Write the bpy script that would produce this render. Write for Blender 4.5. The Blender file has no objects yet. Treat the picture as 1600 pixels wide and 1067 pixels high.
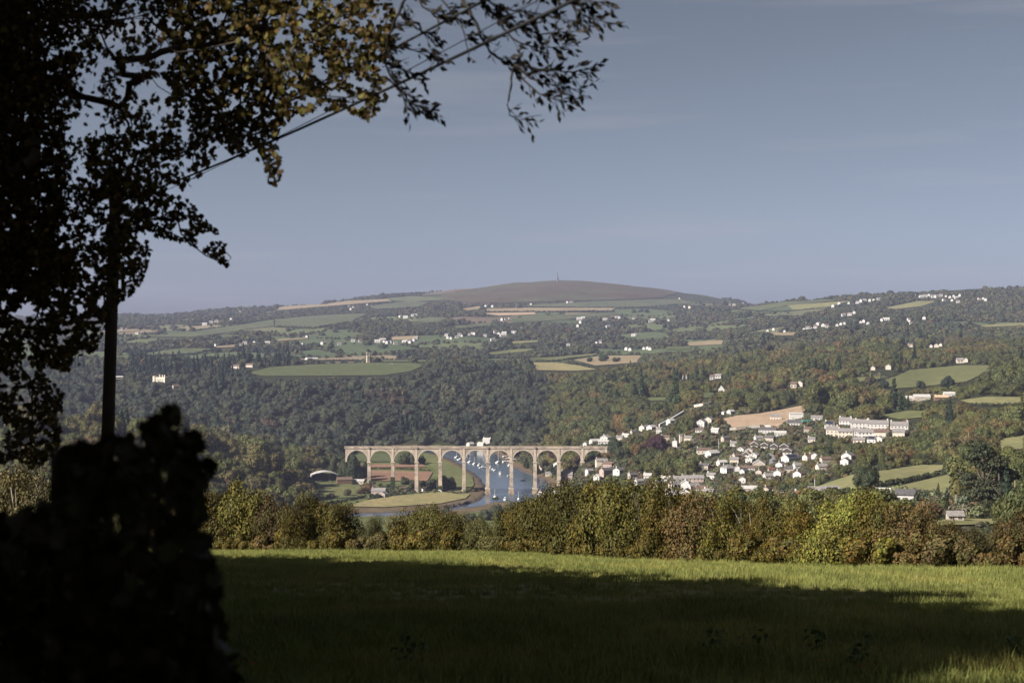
import bpy, bmesh, math, random
import numpy as np
from mathutils import Vector, Matrix, noise as mnoise

rnd = random.Random(7)
nrg = np.random.default_rng(7)
SC = bpy.context.scene
COL = SC.collection

# ------------------------------------------------------------------ camera, sky, sun
HAZE = 6.4e-5
F = 2222.2222          # focal length in photo pixels (50 mm lens, 36 mm sensor, 1600 px wide)
H = 156.0              # eye height above the river
cam = bpy.data.cameras.new('camera')
cam.lens = 50; cam.sensor_width = 36; cam.shift_y = -33.5 / 1600
cam.clip_start = 0.1; cam.clip_end = 30000
cam.dof.use_dof = True; cam.dof.focus_distance = 900; cam.dof.aperture_fstop = 2.8
camo = bpy.data.objects.new('camera', cam); COL.objects.link(camo)
camo.location = (0, 0, H); camo.rotation_euler = (math.pi / 2, 0, 0)
SC.camera = camo

SUN_EL = math.radians(34)
SUN_AZ = math.radians(60)      # how far the sun stands to the left of straight behind the camera
sun_dir = Vector((math.sin(SUN_AZ) * math.cos(SUN_EL), math.cos(SUN_AZ) * math.cos(SUN_EL), -math.sin(SUN_EL)))
w = bpy.data.worlds.new('World'); SC.world = w; w.use_nodes = True
nt = w.node_tree; nt.nodes.clear()
sky = nt.nodes.new('ShaderNodeTexSky'); sky.sky_type = 'NISHITA'; sky.sun_disc = False
sky.sun_elevation = SUN_EL
sky.sun_rotation = math.atan2(-sun_dir.x, -sun_dir.y)
sky.altitude = 150; sky.air_density = 0.23; sky.dust_density = 1.5; sky.ozone_density = 0.6
hsv = nt.nodes.new('ShaderNodeHueSaturation'); hsv.inputs['Saturation'].default_value = 0.6; hsv.inputs['Hue'].default_value = 0.485
bg = nt.nodes.new('ShaderNodeBackground'); bg.inputs[1].default_value = 0.05
outw = nt.nodes.new('ShaderNodeOutputWorld')
nt.links.new(sky.outputs[0], hsv.inputs['Color'])
# a few faint streaks of high cirrus
tcw = nt.nodes.new('ShaderNodeTexCoord'); mpw = nt.nodes.new('ShaderNodeMapping'); mpw.inputs['Scale'].default_value = (1.6, 1.6, 22); mpw.inputs['Rotation'].default_value = (0.06, 0.03, 0.3)
nzw = nt.nodes.new('ShaderNodeTexNoise'); nzw.inputs['Scale'].default_value = 1.9; nzw.inputs['Detail'].default_value = 7; nzw.inputs['Roughness'].default_value = 0.55
mrw = nt.nodes.new('ShaderNodeMapRange'); mrw.inputs['From Min'].default_value = 0.52; mrw.inputs['From Max'].default_value = 0.80; mrw.inputs['To Max'].default_value = 0.24
mxw = nt.nodes.new('ShaderNodeMix'); mxw.data_type = 'RGBA'; mxw.inputs['B'].default_value = (4.6, 4.4, 4.3, 1)
nt.links.new(tcw.outputs['Generated'], mpw.inputs['Vector']); nt.links.new(mpw.outputs[0], nzw.inputs['Vector']); nt.links.new(nzw.outputs['Fac'], mrw.inputs['Value'])
nt.links.new(mrw.outputs[0], mxw.inputs['Factor']); nt.links.new(hsv.outputs[0], mxw.inputs['A']); nt.links.new(mxw.outputs['Result'], bg.inputs[0])
nt.links.new(bg.outputs[0], outw.inputs[0])

sl = bpy.data.lights.new('sun', 'SUN'); sl.energy = 5.0; sl.angle = math.radians(0.53); sl.color = (1.0, 0.94, 0.85)
so = bpy.data.objects.new('sun', sl); COL.objects.link(so)
so.rotation_euler = sun_dir.to_track_quat('-Z', 'Y').to_euler()
so.location = (-60, -60, 260)

SC.view_settings.view_transform = 'Standard'; SC.view_settings.look = 'None'
SC.view_settings.exposure = 1.32; SC.view_settings.gamma = 1.0
SC.view_settings.use_curve_mapping = False
SC.cycles.max_bounces = 6; SC.cycles.diffuse_bounces = 2; SC.cycles.glossy_bounces = 2
SC.cycles.transmission_bounces = 3; SC.cycles.volume_bounces = 0; SC.cycles.transparent_max_bounces = 4
SC.cycles.use_denoising = True

# ------------------------------------------------------------------ helpers
def link(o, parent=None):
    COL.objects.link(o)
    if parent is not None: o.parent = parent
    return o

def tag(o, label=None, cat=None, group=None, kind=None):
    if label: o['label'] = label
    if cat: o['category'] = cat
    if group: o['group'] = group
    if kind: o['kind'] = kind
    return o

def empty(name, loc=(0, 0, 0), rz=0, label=None, cat=None, group=None):
    o = bpy.data.objects.new(name, None); o.empty_display_size = 0.1
    o.location = loc; o.rotation_euler = (0, 0, rz); link(o)
    return tag(o, label, cat, group)

def mesh_np(name, verts, faces, mat=None, smooth=False):
    """verts (n,3) array, faces: (m,k) array of one size or list of tuples"""
    me = bpy.data.meshes.new(name)
    verts = np.asarray(verts, dtype=np.float32)
    if isinstance(faces, np.ndarray):
        m, k = faces.shape
        me.vertices.add(len(verts)); me.vertices.foreach_set('co', verts.ravel())
        me.loops.add(m * k); me.loops.foreach_set('vertex_index', faces.astype(np.int32).ravel())
        me.polygons.add(m); me.polygons.foreach_set('loop_start', np.arange(0, m * k, k, dtype=np.int32))
        me.update(calc_edges=True); me.validate()
    else:
        me.from_pydata(verts.tolist(), [], faces); me.update()
    if smooth: me.polygons.foreach_set('use_smooth', np.ones(len(me.polygons), dtype=bool))
    if mat: me.materials.append(mat)
    return me

def obj(name, me, parent=None, loc=None):
    o = bpy.data.objects.new(name, me); link(o, parent)
    if loc is not None: o.location = loc
    return o

class MB:
    """collects boxes, prisms and tubes into one mesh"""
    def __init__(s): s.v = []; s.f = []
    def add(s, vs, fs):
        k = len(s.v); s.v += [tuple(p) for p in vs]; s.f += [tuple(i + k for i in f) for f in fs]; return s
    def box(s, x0, x1, y0, y1, z0, z1):
        return s.add([(x0, y0, z0), (x1, y0, z0), (x1, y1, z0), (x0, y1, z0), (x0, y0, z1), (x1, y0, z1), (x1, y1, z1), (x0, y1, z1)],
                     [(0, 3, 2, 1), (4, 5, 6, 7), (0, 1, 5, 4), (1, 2, 6, 5), (2, 3, 7, 6), (3, 0, 4, 7)])
    def extrude(s, poly, axis, a, b):
        """polygon of 2D points pulled along axis ('x' or 'y') from a to b"""
        n = len(poly)
        P = (lambda p, t: (t, p[0], p[1])) if axis == 'x' else (lambda p, t: (p[0], t, p[1]))
        return s.add([P(p, a) for p in poly] + [P(p, b) for p in poly],
                     [tuple(range(n))[::-1], tuple(range(n, 2 * n))] + [(i, (i + 1) % n, n + (i + 1) % n, n + i) for i in range(n)])
    def tube(s, pts, radii, n=6, cap=True):
        pts = [Vector(p) for p in pts]; rings = []
        for i, p in enumerate(pts):
            d = (pts[min(i + 1, len(pts) - 1)] - pts[max(i - 1, 0)]).normalized()
            a = d.orthogonal().normalized(); b = d.cross(a)
            r = radii[i] if hasattr(radii, '__len__') else radii
            rings.append([p + (a * math.cos(2 * math.pi * j / n) + b * math.sin(2 * math.pi * j / n)) * r for j in range(n)])
        # keep rings untwisted
        vs = []
        for i, rg in enumerate(rings):
            if i:
                k = min(range(n), key=lambda q: (rg[q] - prev).length); rg = rg[k:] + rg[:k]
            prev = rg[0]; vs += rg
        fs = []
        for i in range(len(rings) - 1):
            for j in range(n): fs.append((i * n + j, i * n + (j + 1) % n, (i + 1) * n + (j + 1) % n, (i + 1) * n + j))
        if cap: fs += [tuple(range(n))[::-1], tuple(range((len(rings) - 1) * n, len(rings) * n))]
        return s.add(vs, fs)
    def lathe(s, prof, n=12, c=(0, 0)):
        vs = []; fs = []
        for r, z in prof:
            for j in range(n): vs.append((c[0] + r * math.cos(2 * math.pi * j / n), c[1] + r * math.sin(2 * math.pi * j / n), z))
        for i in range(len(prof) - 1):
            for j in range(n): fs.append((i * n + j, i * n + (j + 1) % n, (i + 1) * n + (j + 1) % n, (i + 1) * n + j))
        fs += [tuple(range(n))[::-1], tuple(range((len(prof) - 1) * n, len(prof) * n))]
        return s.add(vs, fs)
    def mesh(s, name, mat, smooth=False):
        me = bpy.data.meshes.new(name); me.from_pydata(s.v, [], s.f); me.update()
        bm = bmesh.new(); bm.from_mesh(me); bmesh.ops.recalc_face_normals(bm, faces=bm.faces); bm.to_mesh(me); bm.free()
        if mat: me.materials.append(mat)
        if smooth: me.polygons.foreach_set('use_smooth', np.ones(len(me.polygons), dtype=bool))
        return me
    def build(s, name, mat, parent=None, loc=None, smooth=False):
        return obj(name, s.mesh(name, mat, smooth), parent, loc)

ORDW = ['first', 'second', 'third', 'fourth', 'fifth', 'sixth', 'seventh', 'eighth', 'ninth', 'tenth', 'eleventh', 'twelfth', 'thirteenth', 'fourteenth', 'fifteenth', 'sixteenth', 'seventeenth', 'eighteenth', 'nineteenth', 'twentieth']
def nth(j, n):
    """which one of n, counted from the left"""
    if n == 1: return 'only'
    if n == 2: return ('left', 'right')[j]
    if n == 3: return ('leftmost', 'middle', 'rightmost')[j]
    if j == 0: return 'leftmost'
    if j == n - 1: return 'rightmost'
    if j < 10: return ORDW[j] + ' from left'
    if n - 1 - j < 20: return ORDW[n - 1 - j] + ' from right'
    return ORDW[j] + ' from left' if j < 20 else 'middle'
def P(px, py, Y): return np.array([Y * (px - 800) / F, Y, H - Y * (py - 500) / F])
def lookup_px(x, Y): return 800 + F * x / Y
def pix(p): return 800 + F * p[0] / p[1], 500 + F * (H - p[2]) / p[1]

# ------------------------------------------------------------------ materials
def nodemat(name):
    m = bpy.data.materials.new(name); m.use_nodes = True
    n = m.node_tree; b = n.nodes['Principled BSDF']; b.inputs['Specular IOR Level'].default_value = 0.25
    return m, n, b

def mat_plain(name, col, rough=0.8, var=0.25, scale=1.0, metal=0, spec=0.25):
    """a base colour with two sizes of noise wear"""
    m, n, b = nodemat(name)
    tc = n.nodes.new('ShaderNodeTexCoord')
    no = n.nodes.new('ShaderNodeTexNoise'); no.inputs['Scale'].default_value = scale; no.inputs['Detail'].default_value = 6
    n.links.new(tc.outputs['Object'], no.inputs['Vector'])
    r = n.nodes.new('ShaderNodeMapRange'); r.inputs['From Min'].default_value = 0.3; r.inputs['From Max'].default_value = 0.7
    r.inputs['To Min'].default_value = 1 - var; r.inputs['To Max'].default_value = 1 + var * 0.6
    n.links.new(no.outputs['Fac'], r.inputs['Value'])
    mx = n.nodes.new('ShaderNodeVectorMath'); mx.operation = 'SCALE'; mx.inputs[0].default_value = col
    n.links.new(r.outputs[0], mx.inputs['Scale']); n.links.new(mx.outputs[0], b.inputs['Base Color'])
    b.inputs['Roughness'].default_value = rough; b.inputs['Metallic'].default_value = metal
    b.inputs['Specular IOR Level'].default_value = spec
    return m

def mat_leaf(name, base=None, trans=0.0, var=0.45, hue=0.03, tinted=True):
    """leaves: colour from the tree's own tint property, varied leaf by leaf"""
    m, n, b = nodemat(name)
    geo = n.nodes.new('ShaderNodeNewGeometry')
    h = n.nodes.new('ShaderNodeHueSaturation')
    if tinted:
        at = n.nodes.new('ShaderNodeAttribute'); at.attribute_type = 'INSTANCER'; at.attribute_name = 'tint'
        n.links.new(at.outputs['Color'], h.inputs['Color'])
    else:
        h.inputs['Color'].default_value = (*base, 1)
    r1 = n.nodes.new('ShaderNodeMapRange'); r1.inputs['To Min'].default_value = 1 - var; r1.inputs['To Max'].default_value = 1 + var
    r2 = n.nodes.new('ShaderNodeMapRange'); r2.inputs['To Min'].default_value = 0.5 - hue; r2.inputs['To Max'].default_value = 0.5 + hue
    wn = n.nodes.new('ShaderNodeTexWhiteNoise'); wn.noise_dimensions = '1D'
    n.links.new(geo.outputs['Random Per Island'], r1.inputs['Value'])
    n.links.new(geo.outputs['Random Per Island'], wn.inputs['W'])
    n.links.new(wn.outputs['Value'], r2.inputs['Value'])
    n.links.new(r1.outputs[0], h.inputs['Value']); n.links.new(r2.outputs[0], h.inputs['Hue'])
    n.links.new(h.outputs[0], b.inputs['Base Color'])
    b.inputs['Roughness'].default_value = 0.6; b.inputs['Specular IOR Level'].default_value = 0.1
    if trans:
        t = n.nodes.new('ShaderNodeBsdfTranslucent'); mix = n.nodes.new('ShaderNodeMixShader'); mix.inputs[0].default_value = trans
        n.links.new(h.outputs[0], t.inputs[0]); n.links.new(b.outputs[0], mix.inputs[1]); n.links.new(t.outputs[0], mix.inputs[2])
        n.links.new(mix.outputs[0], n.nodes['Material Output'].inputs[0])
    return m

def mat_field(name, c1, c2, s1=0.02, s2=0.3, stripes=None):
    """grass or crop: large patches, fine mottling, optional drill lines"""
    m, n, b = nodemat(name)
    tc = n.nodes.new('ShaderNodeTexCoord')
    a = n.nodes.new('ShaderNodeTexNoise'); a.inputs['Scale'].default_value = s1; a.inputs['Detail'].default_value = 8; a.inputs['Roughness'].default_value = 0.65
    d = n.nodes.new('ShaderNodeTexNoise'); d.inputs['Scale'].default_value = s2; d.inputs['Detail'].default_value = 6
    n.links.new(tc.outputs['Object'], a.inputs['Vector']); n.links.new(tc.outputs['Object'], d.inputs['Vector'])
    mx = n.nodes.new('ShaderNodeMix'); mx.data_type = 'RGBA'
    r = n.nodes.new('ShaderNodeMapRange'); r.inputs['From Min'].default_value = 0.35; r.inputs['From Max'].default_value = 0.65
    n.links.new(a.outputs['Fac'], r.inputs['Value']); n.links.new(r.outputs[0], mx.inputs['Factor'])
    mx.inputs['A'].default_value = (*c1, 1); mx.inputs['B'].default_value = (*c2, 1)
    r2 = n.nodes.new('ShaderNodeMapRange'); r2.inputs['From Min'].default_value = 0.3; r2.inputs['From Max'].default_value = 0.7
    r2.inputs['To Min'].default_value = 0.75; r2.inputs['To Max'].default_value = 1.2
    n.links.new(d.outputs['Fac'], r2.inputs['Value'])
    v = n.nodes.new('ShaderNodeVectorMath'); v.operation = 'SCALE'
    n.links.new(mx.outputs['Result'], v.inputs[0]); n.links.new(r2.outputs[0], v.inputs['Scale'])
    last = v.outputs[0]
    if stripes:
        wv = n.nodes.new('ShaderNodeTexWave'); wv.bands_direction = 'X'; wv.inputs['Scale'].default_value = stripes; wv.inputs['Distortion'].default_value = 1.5
        mp = n.nodes.new('ShaderNodeMapping'); mp.inputs['Rotation'].default_value = (0, 0, 0.5)
        n.links.new(tc.outputs['Object'], mp.inputs['Vector']); n.links.new(mp.outputs[0], wv.inputs['Vector'])
        r3 = n.nodes.new('ShaderNodeMapRange'); r3.inputs['To Min'].default_value = 0.85; r3.inputs['To Max'].default_value = 1.1
        n.links.new(wv.outputs['Fac'], r3.inputs['Value'])
        v2 = n.nodes.new('ShaderNodeVectorMath'); v2.operation = 'SCALE'
        n.links.new(last, v2.inputs[0]); n.links.new(r3.outputs[0], v2.inputs['Scale']); last = v2.outputs[0]
    n.links.new(last, b.inputs['Base Color']); b.inputs['Roughness'].default_value = 0.9; b.inputs['Specular IOR Level'].default_value = 0.1
    return m

# ------------------------------------------------------------------ the lie of the land
def zz(Y, py): return H - Y * (py - 500) / F
def plane_z(Y): return 154.35 - 0.1535 * Y
COLS = {
 0:    [(150, 'p'), (500, 'z', 60), (750, 'z', 50), (1000, 735), (1250, 672), (1450, 'z', 45), (1700, 'z', 30), (2000, 622), (2250, 592), (2500, 568), (2800, 'z', 72), (3300, 537), (4000, 517), (5000, 506), (6200, 499.5), (7500, 'z', 120), (9500, 'z', 100)],
 250:  [(150, 'p'), (500, 'z', 45), (850, 'z', 25), (1000, 765), (1150, 712), (1250, 680), (1400, 'z', 46), (1600, 'z', 30), (1800, 655), (2000, 620), (2200, 596), (2400, 572), (2700, 'z', 73), (3200, 543), (4000, 519), (5000, 504), (6200, 494.5), (7500, 'z', 120), (9500, 'z', 100)],
 400:  [(150, 'p'), (500, 'z', 40), (900, 'z', 12), (1000, 798), (1150, 754), (1300, 724), (1450, 'z', 22), (1650, 'z', 14), (1750, 680), (1950, 636), (2150, 600), (2250, 589), (2500, 569), (2800, 'z', 70), (3300, 538), (4100, 513), (5000, 498), (5800, 489), (6200, 485), (7500, 'z', 140), (9500, 'z', 100)],
 500:  [(150, 'p'), (500, 'z', 30), (900, 'z', 3), (1155, 'z', 2.5), (1300, 'z', 3), (1450, 'z', 3), (1600, 'z', 6), (1700, 692), (1900, 643), (2100, 603), (2250, 589), (2500, 567.5), (2800, 'z', 70), (3300, 537), (4100, 509), (5000, 492), (5800, 481), (6200, 475), (7500, 'z', 150), (9500, 'z', 100)],
 560:  [(150, 'p'), (500, 'z', 30), (900, 'z', 3), (1155, 'z', 2), (1450, 'z', 2), (1650, 'z', 3), (1750, 680), (1900, 643), (2100, 606), (2250, 589), (2500, 567.5), (2800, 'z', 70), (3300, 536), (4100, 507), (5000, 489), (5800, 475), (6200, 468.5), (7500, 'z', 160), (9500, 'z', 100)],
 650:  [(150, 'p'), (500, 'z', 30), (900, 'z', 3), (1155, 'z', 1.6), (1640, 'z', 1.6), (1700, 'z', 4), (1850, 655), (2050, 610), (2200, 592), (2450, 569), (2800, 'z', 73), (3300, 535), (4100, 505), (5000, 486), (5800, 470), (6200, 461), (7500, 'z', 180), (9500, 'z', 100)],
 720:  [(150, 'p'), (500, 'z', 32), (900, 'z', 3), (1155, 'z', 1.6), (1700, 'z', 1.6), (1760, 'z', 6), (1850, 660), (2050, 615), (2200, 594), (2450, 571), (2800, 'z', 76), (3300, 534), (4100, 503), (5000, 481), (5800, 463), (6300, 453), (7500, 'z', 200), (9500, 'z', 100)],
 800:  [(150, 'p'), (500, 'z', 45), (900, 'z', 5), (1155, 'z', 1.6), (1460, 'z', 1.6), (1550, 'z', 7), (1700, 686), (1850, 652), (2050, 622), (2250, 600), (2500, 577), (2700, 564), (3000, 'z', 82), (3400, 533), (4200, 502), (5000, 479), (5800, 457), (6500, 444), (7500, 'z', 220), (9500, 'z', 100)],
 850:  [(140, 'p'), (500, 'z', 50), (900, 'z', 10), (1155, 'z', 1.6), (1400, 'z', 1.6), (1500, 'z', 12), (1650, 694), (1850, 652), (2050, 620), (2300, 594), (2500, 577), (2700, 563), (3400, 533), (4200, 502), (5000, 479), (5800, 454), (6500, 441), (7500, 'z', 220), (9500, 'z', 100)],
 872:  [(140, 'p'), (500, 'z', 52), (900, 'z', 14), (1155, 'z', 2.5), (1280, 'z', 3.5), (1400, 'z', 10), (1500, 'z', 18), (1650, 686), (1850, 648), (2050, 620), (2300, 594), (2500, 577), (2700, 563), (3400, 533), (4200, 502), (5000, 479), (5800, 454), (6500, 440), (7500, 'z', 220), (9500, 'z', 100)],
 910:  [(140, 'p'), (500, 'z', 60), (900, 'z', 25), (1150, 'z', 12), (1220, 'z', 18), (1280, 'z', 27), (1400, 'z', 29), (1600, 680), (1750, 655), (1950, 625), (2200, 595), (2500, 574), (2700, 562), (3400, 534), (4200, 503), (5000, 481), (5800, 456), (6500, 440.5), (7500, 'z', 220), (9500, 'z', 100)],
 984:  [(130, 'p'), (500, 'z', 72), (900, 'z', 42), (1050, 755), (1280, 'z', 40.5), (1450, 681), (1650, 646), (1850, 620), (2100, 595), (2400, 573), (2700, 558), (3400, 534), (4200, 505), (5000, 484), (5800, 459), (6500, 447), (7500, 'z', 220), (9500, 'z', 100)],
 1100: [(115, 'p'), (500, 'z', 82), (900, 775), (1080, 725), (1180, 695), (1280, 666), (1500, 626), (1750, 605), (2000, 585), (2300, 566), (2700, 551), (3400, 530), (4200, 504), (5000, 485), (5800, 471), (6500, 463), (7500, 'z', 200), (9500, 'z', 100)],
 1230: [(105, 'p'), (500, 'z', 86), (800, 788), (950, 748), (1080, 708), (1250, 665), (1400, 640), (1600, 610), (1900, 580), (2300, 554), (2800, 530), (3400, 510), (4000, 492), (4600, 474), (5500, 'z', 190), (6500, 'z', 180), (9500, 'z', 100)],
 1350: [(95, 'p'), (420, 803), (600, 768), (750, 744), (950, 705), (1100, 676), (1300, 643), (1500, 605), (1900, 565), (2500, 533), (3300, 502), (3900, 482), (4500, 465), (5500, 'z', 195), (6500, 'z', 180), (9500, 'z', 100)],
 1450: [(90, 'p'), (300, 825), (420, 795), (600, 763), (800, 732), (950, 700), (1100, 660), (1300, 625), (1480, 606), (1750, 577), (2000, 558), (2600, 529), (3300, 502), (3900, 482), (4500, 459), (5500, 'z', 200), (6500, 'z', 180), (9500, 'z', 100)],
 1550: [(80, 'p'), (250, 835), (330, 822), (420, 790), (560, 747), (800, 704), (1050, 645), (1350, 597), (1800, 567), (2700, 524), (3500, 494), (4400, 457), (5500, 'z', 200), (6500, 'z', 180), (9500, 'z', 100)],
 1750: [(80, 'p'), (250, 825), (330, 805), (420, 770), (560, 727), (800, 684), (1050, 630), (1350, 590), (1800, 560), (2700, 520), (3500, 490), (4400, 452), (5500, 'z', 210), (6500, 'z', 180), (9500, 'z', 100)],
}
YT = np.concatenate([np.linspace(-200, 100, 61)[:-1], np.geomspace(100, 9500, 1200)])
def pchip(xs, ys, xq):
    xs = np.array(xs, float); ys = np.array(ys, float)
    h = np.diff(xs); d = np.diff(ys) / h; m = np.zeros(len(xs))
    for i in range(1, len(xs) - 1):
        if d[i - 1] * d[i] > 0:
            w1 = 2 * h[i] + h[i - 1]; w2 = h[i] + 2 * h[i - 1]
            m[i] = (w1 + w2) / (w1 / d[i - 1] + w2 / d[i])
    m[0] = d[0]; m[-1] = d[-1]
    k = np.clip(np.searchsorted(xs, xq) - 1, 0, len(xs) - 2)
    t = (xq - xs[k]) / h[k]
    return ((1 + 2 * t) * (1 - t) ** 2 * ys[k] + t * (1 - t) ** 2 * h[k] * m[k] + t * t * (3 - 2 * t) * ys[k + 1] + t * t * (t - 1) * h[k] * m[k + 1])
CPX = np.array(sorted(COLS), float)
TAB = []
for c in sorted(COLS):
    xs = [-200, 0, 60]; ys = [plane_z(-200), plane_z(0), plane_z(60)]
    for e in COLS[c]:
        xs.append(e[0]); ys.append(plane_z(e[0]) if e[1] == 'p' else e[2] if e[1] == 'z' else zz(e[0], e[1]))
    TAB.append(pchip(xs, ys, YT))
TAB = np.array(TAB)

# the river outline on the water plane (z = 0), from its two banks
def wp(px, py): Y = H * F / (py - 500); return (Y * (px - 800) / F, Y)
RIV = [wp(*p) for p in [(200, 807), (480, 803), (560, 802.5), (640, 800), (692, 795), (728, 788), (750, 779), (757, 771), (758, 764), (752, 751), (738, 738), (720, 727), (702, 718), (682, 710), (655, 705.5), (600, 703.5),
                        (560, 702), (560, 699), (640, 699.5), (700, 701), (745, 703), (772, 707), (780, 714), (788, 721), (800, 729), (816, 737), (835, 744.5), (851, 752), (860, 763), (858, 774), (850, 781), (838, 784),
                        (800, 785.5), (768, 787), (750, 792.5), (705, 799), (660, 803), (620, 806), (540, 807.5), (200, 812)]]
RIV = np.array(RIV)
def in_poly(x, y, poly):
    x = np.asarray(x, float); y = np.asarray(y, float); r = np.zeros(x.shape, bool); n = len(poly)
    for i in range(n):
        x0, y0 = poly[i]; x1, y1 = poly[(i + 1) % n]
        if y0 == y1: continue
        c = (y0 > y) != (y1 > y)
        r ^= c & (x < (x1 - x0) * (y - y0) / (y1 - y0) + x0)
    return r
def poly_dist(x, y, poly, closed=True):
    d = np.full(np.shape(x), 1e9); n = len(poly)
    for i in range(n if closed else n - 1):
        x0, y0 = poly[i]; x1, y1 = poly[(i + 1) % n]
        L = (x1 - x0) ** 2 + (y1 - y0) ** 2 + 1e-9
        t = np.clip(((x - x0) * (x1 - x0) + (y - y0) * (y1 - y0)) / L, 0, 1)
        d = np.minimum(d, np.hypot(x - x0 - t * (x1 - x0), y - y0 - t * (y1 - y0)))
    return d
def ground(x, Y):
    x = np.asarray(x, float); Y = np.asarray(Y, float)
    px = 800 + F * x / np.maximum(Y, 60)
    ci = np.clip(np.searchsorted(CPX, px) - 1, 0, len(CPX) - 2)
    u = np.clip((px - CPX[ci]) / (CPX[ci + 1] - CPX[ci]), 0, 1)
    yi = np.clip(np.searchsorted(YT, Y) - 1, 0, len(YT) - 2)
    v = np.clip((Y - YT[yi]) / (YT[yi + 1] - YT[yi]), 0, 1)
    z = (TAB[ci, yi] * (1 - v) + TAB[ci, yi + 1] * v) * (1 - u) + (TAB[ci + 1, yi] * (1 - v) + TAB[ci + 1, yi + 1] * v) * u
    # gentle unevenness, growing with distance
    amp = np.clip((Y - 1750) / 1500, 0, 1) * 5
    z = z + amp * (np.sin(x / 130 + 1.3) * np.sin(Y / 170 + .4) + .6 * np.sin(x / 57 + Y / 71))
    near = (Y > 900) & (Y < 1850) & (np.abs(x + 80) < 500)
    if near.any():
        z = np.array(z); xs = x[near] if x.ndim else x; ys = Y[near] if Y.ndim else Y
        ins = in_poly(xs, ys, RIV); d = poly_dist(xs, ys, RIV)
        zn = z[near] if z.ndim else z
        zo = np.maximum(zn, 0.25 + np.minimum(d / 9, 1) * 1.3)
        k = np.clip(d / 30, 0, 1); k = k * k * (3 - 2 * k)
        zo = np.where(zn > 1.6, (0.25 + np.minimum(d / 9, 1) * 1.3) * (1 - k) + np.maximum(zn, 1.55) * k, zo)
        zi = -2.5 * np.clip(d / 7, 0, 1) - 0.05
        if z.ndim: z[near] = np.where(ins, zi, zo)
        else: z = float(np.where(ins, zi, zo))
    return z
def hit(px, py, y0=160.0, y1=9000.0):
    """where the sight line through a photo pixel meets the land beyond y0"""
    Y = np.geomspace(y0, y1, 2500); x = Y * (px - 800) / F
    d = (H - Y * (py - 500) / F) - ground(x, Y)
    k = np.where(d <= 0)[0]
    if len(k) == 0: k = [int(np.argmin(d))]
    i = k[0]
    if i > 0 and d[i] <= 0:
        t = d[i - 1] / (d[i - 1] - d[i] + 1e-9); Yv = Y[i - 1] + (Y[i] - Y[i - 1]) * t
    else: Yv = Y[i]
    xv = Yv * (px - 800) / F
    return np.array([xv, Yv, float(ground(np.array([xv]), np.array([Yv]))[0])])

# ------------------------------------------------------------------ far farmland: field cells, some wooded, some open
CELL = []; crn = np.random.default_rng(31)
Yc = 2560.0
while Yc < 7200:
    st = 150 + (Yc - 2500) * .025
    for xc in np.arange(-.6 * Yc, .6 * Yc, st * 1.15): CELL.append((xc + crn.uniform(-.42, .42) * st, Yc + crn.uniform(-.42, .42) * st * 1.2))
    Yc += st * 1.25
CELL = np.array(CELL); CPXX = 800 + F * CELL[:, 0] / CELL[:, 1]
CFIELD = crn.random(len(CELL)) < np.where(CPXX < 640, .62, np.where(CPXX < 1150, .48, .22))
FARC_ = .92 * np.array([(0.068, 0.086, 0.042), (0.082, 0.098, 0.046), (0.058, 0.076, 0.038), (0.10, 0.102, 0.055), (0.17, 0.138, 0.09), (0.11, 0.085, 0.06)])
CCOL = FARC_[crn.choice(6, len(CELL), p=[.3, .25, .18, .12, .09, .06])]
def cells(x, y):
    """nearest cell, and how far to the border with the next one"""
    k = np.zeros(len(x), int); bd = np.zeros(len(x))
    for a in range(0, len(x), 8000):
        d = np.hypot(x[a:a + 8000, None] - CELL[None, :, 0], (y[a:a + 8000, None] - CELL[None, :, 1]) * .8)
        p = np.argpartition(d, 1, axis=1)[:, :2]; d2 = np.take_along_axis(d, p, 1); sw = d2[:, 0] > d2[:, 1]
        k[a:a + 8000] = np.where(sw, p[:, 1], p[:, 0]); bd[a:a + 8000] = np.abs(d2[:, 0] - d2[:, 1]) / 2
    return k, bd

# ------------------------------------------------------------------ terrain sheet
M_WATER = None
def vcol_mat():
    m, n, b = nodemat('land')
    at = n.nodes.new('ShaderNodeAttribute'); at.attribute_name = 'soil'
    tc = n.nodes.new('ShaderNodeTexCoord')
    a = n.nodes.new('ShaderNodeTexNoise'); a.inputs['Scale'].default_value = 0.06; a.inputs['Detail'].default_value = 9; a.inputs['Roughness'].default_value = 0.7
    n.links.new(tc.outputs['Object'], a.inputs['Vector'])
    r = n.nodes.new('ShaderNodeMapRange'); r.inputs['From Min'].default_value = 0.3; r.inputs['From Max'].default_value = 0.7
    r.inputs['To Min'].default_value = 0.6; r.inputs['To Max'].default_value = 1.35
    n.links.new(a.outputs['Fac'], r.inputs['Value'])
    v = n.nodes.new('ShaderNodeVectorMath'); v.operation = 'SCALE'
    n.links.new(at.outputs['Color'], v.inputs[0]); n.links.new(r.outputs[0], v.inputs['Scale'])
    n.links.new(v.outputs[0], b.inputs['Base Color']); b.inputs['Roughness'].default_value = 0.95; b.inputs['Specular IOR Level'].default_value = 0.1
    return m
cols_px = np.concatenate([np.linspace(-1600, -120, 60)[:-1], np.arange(-120, 1720, 5.0), np.linspace(1720, 3200, 60)])
rows_Y = np.concatenate([np.geomspace(70, 1000, 160)[:-1], np.geomspace(1000, 1800, 260)[:-1], np.geomspace(1800, 9500, 300)])
gx = rows_Y[:, None] * (cols_px[None, :] - 800) / F
gY = np.repeat(rows_Y[:, None], len(cols_px), 1)
gz = ground(gx.ravel(), gY.ravel()).reshape(gx.shape)
gz = gz - np.clip((165 - gY) / 20, 0, 1) * 0.6          # tucked under the near field's own sheet
nr, nc = gx.shape
idx = np.arange(nr * nc).reshape(nr, nc)
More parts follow.
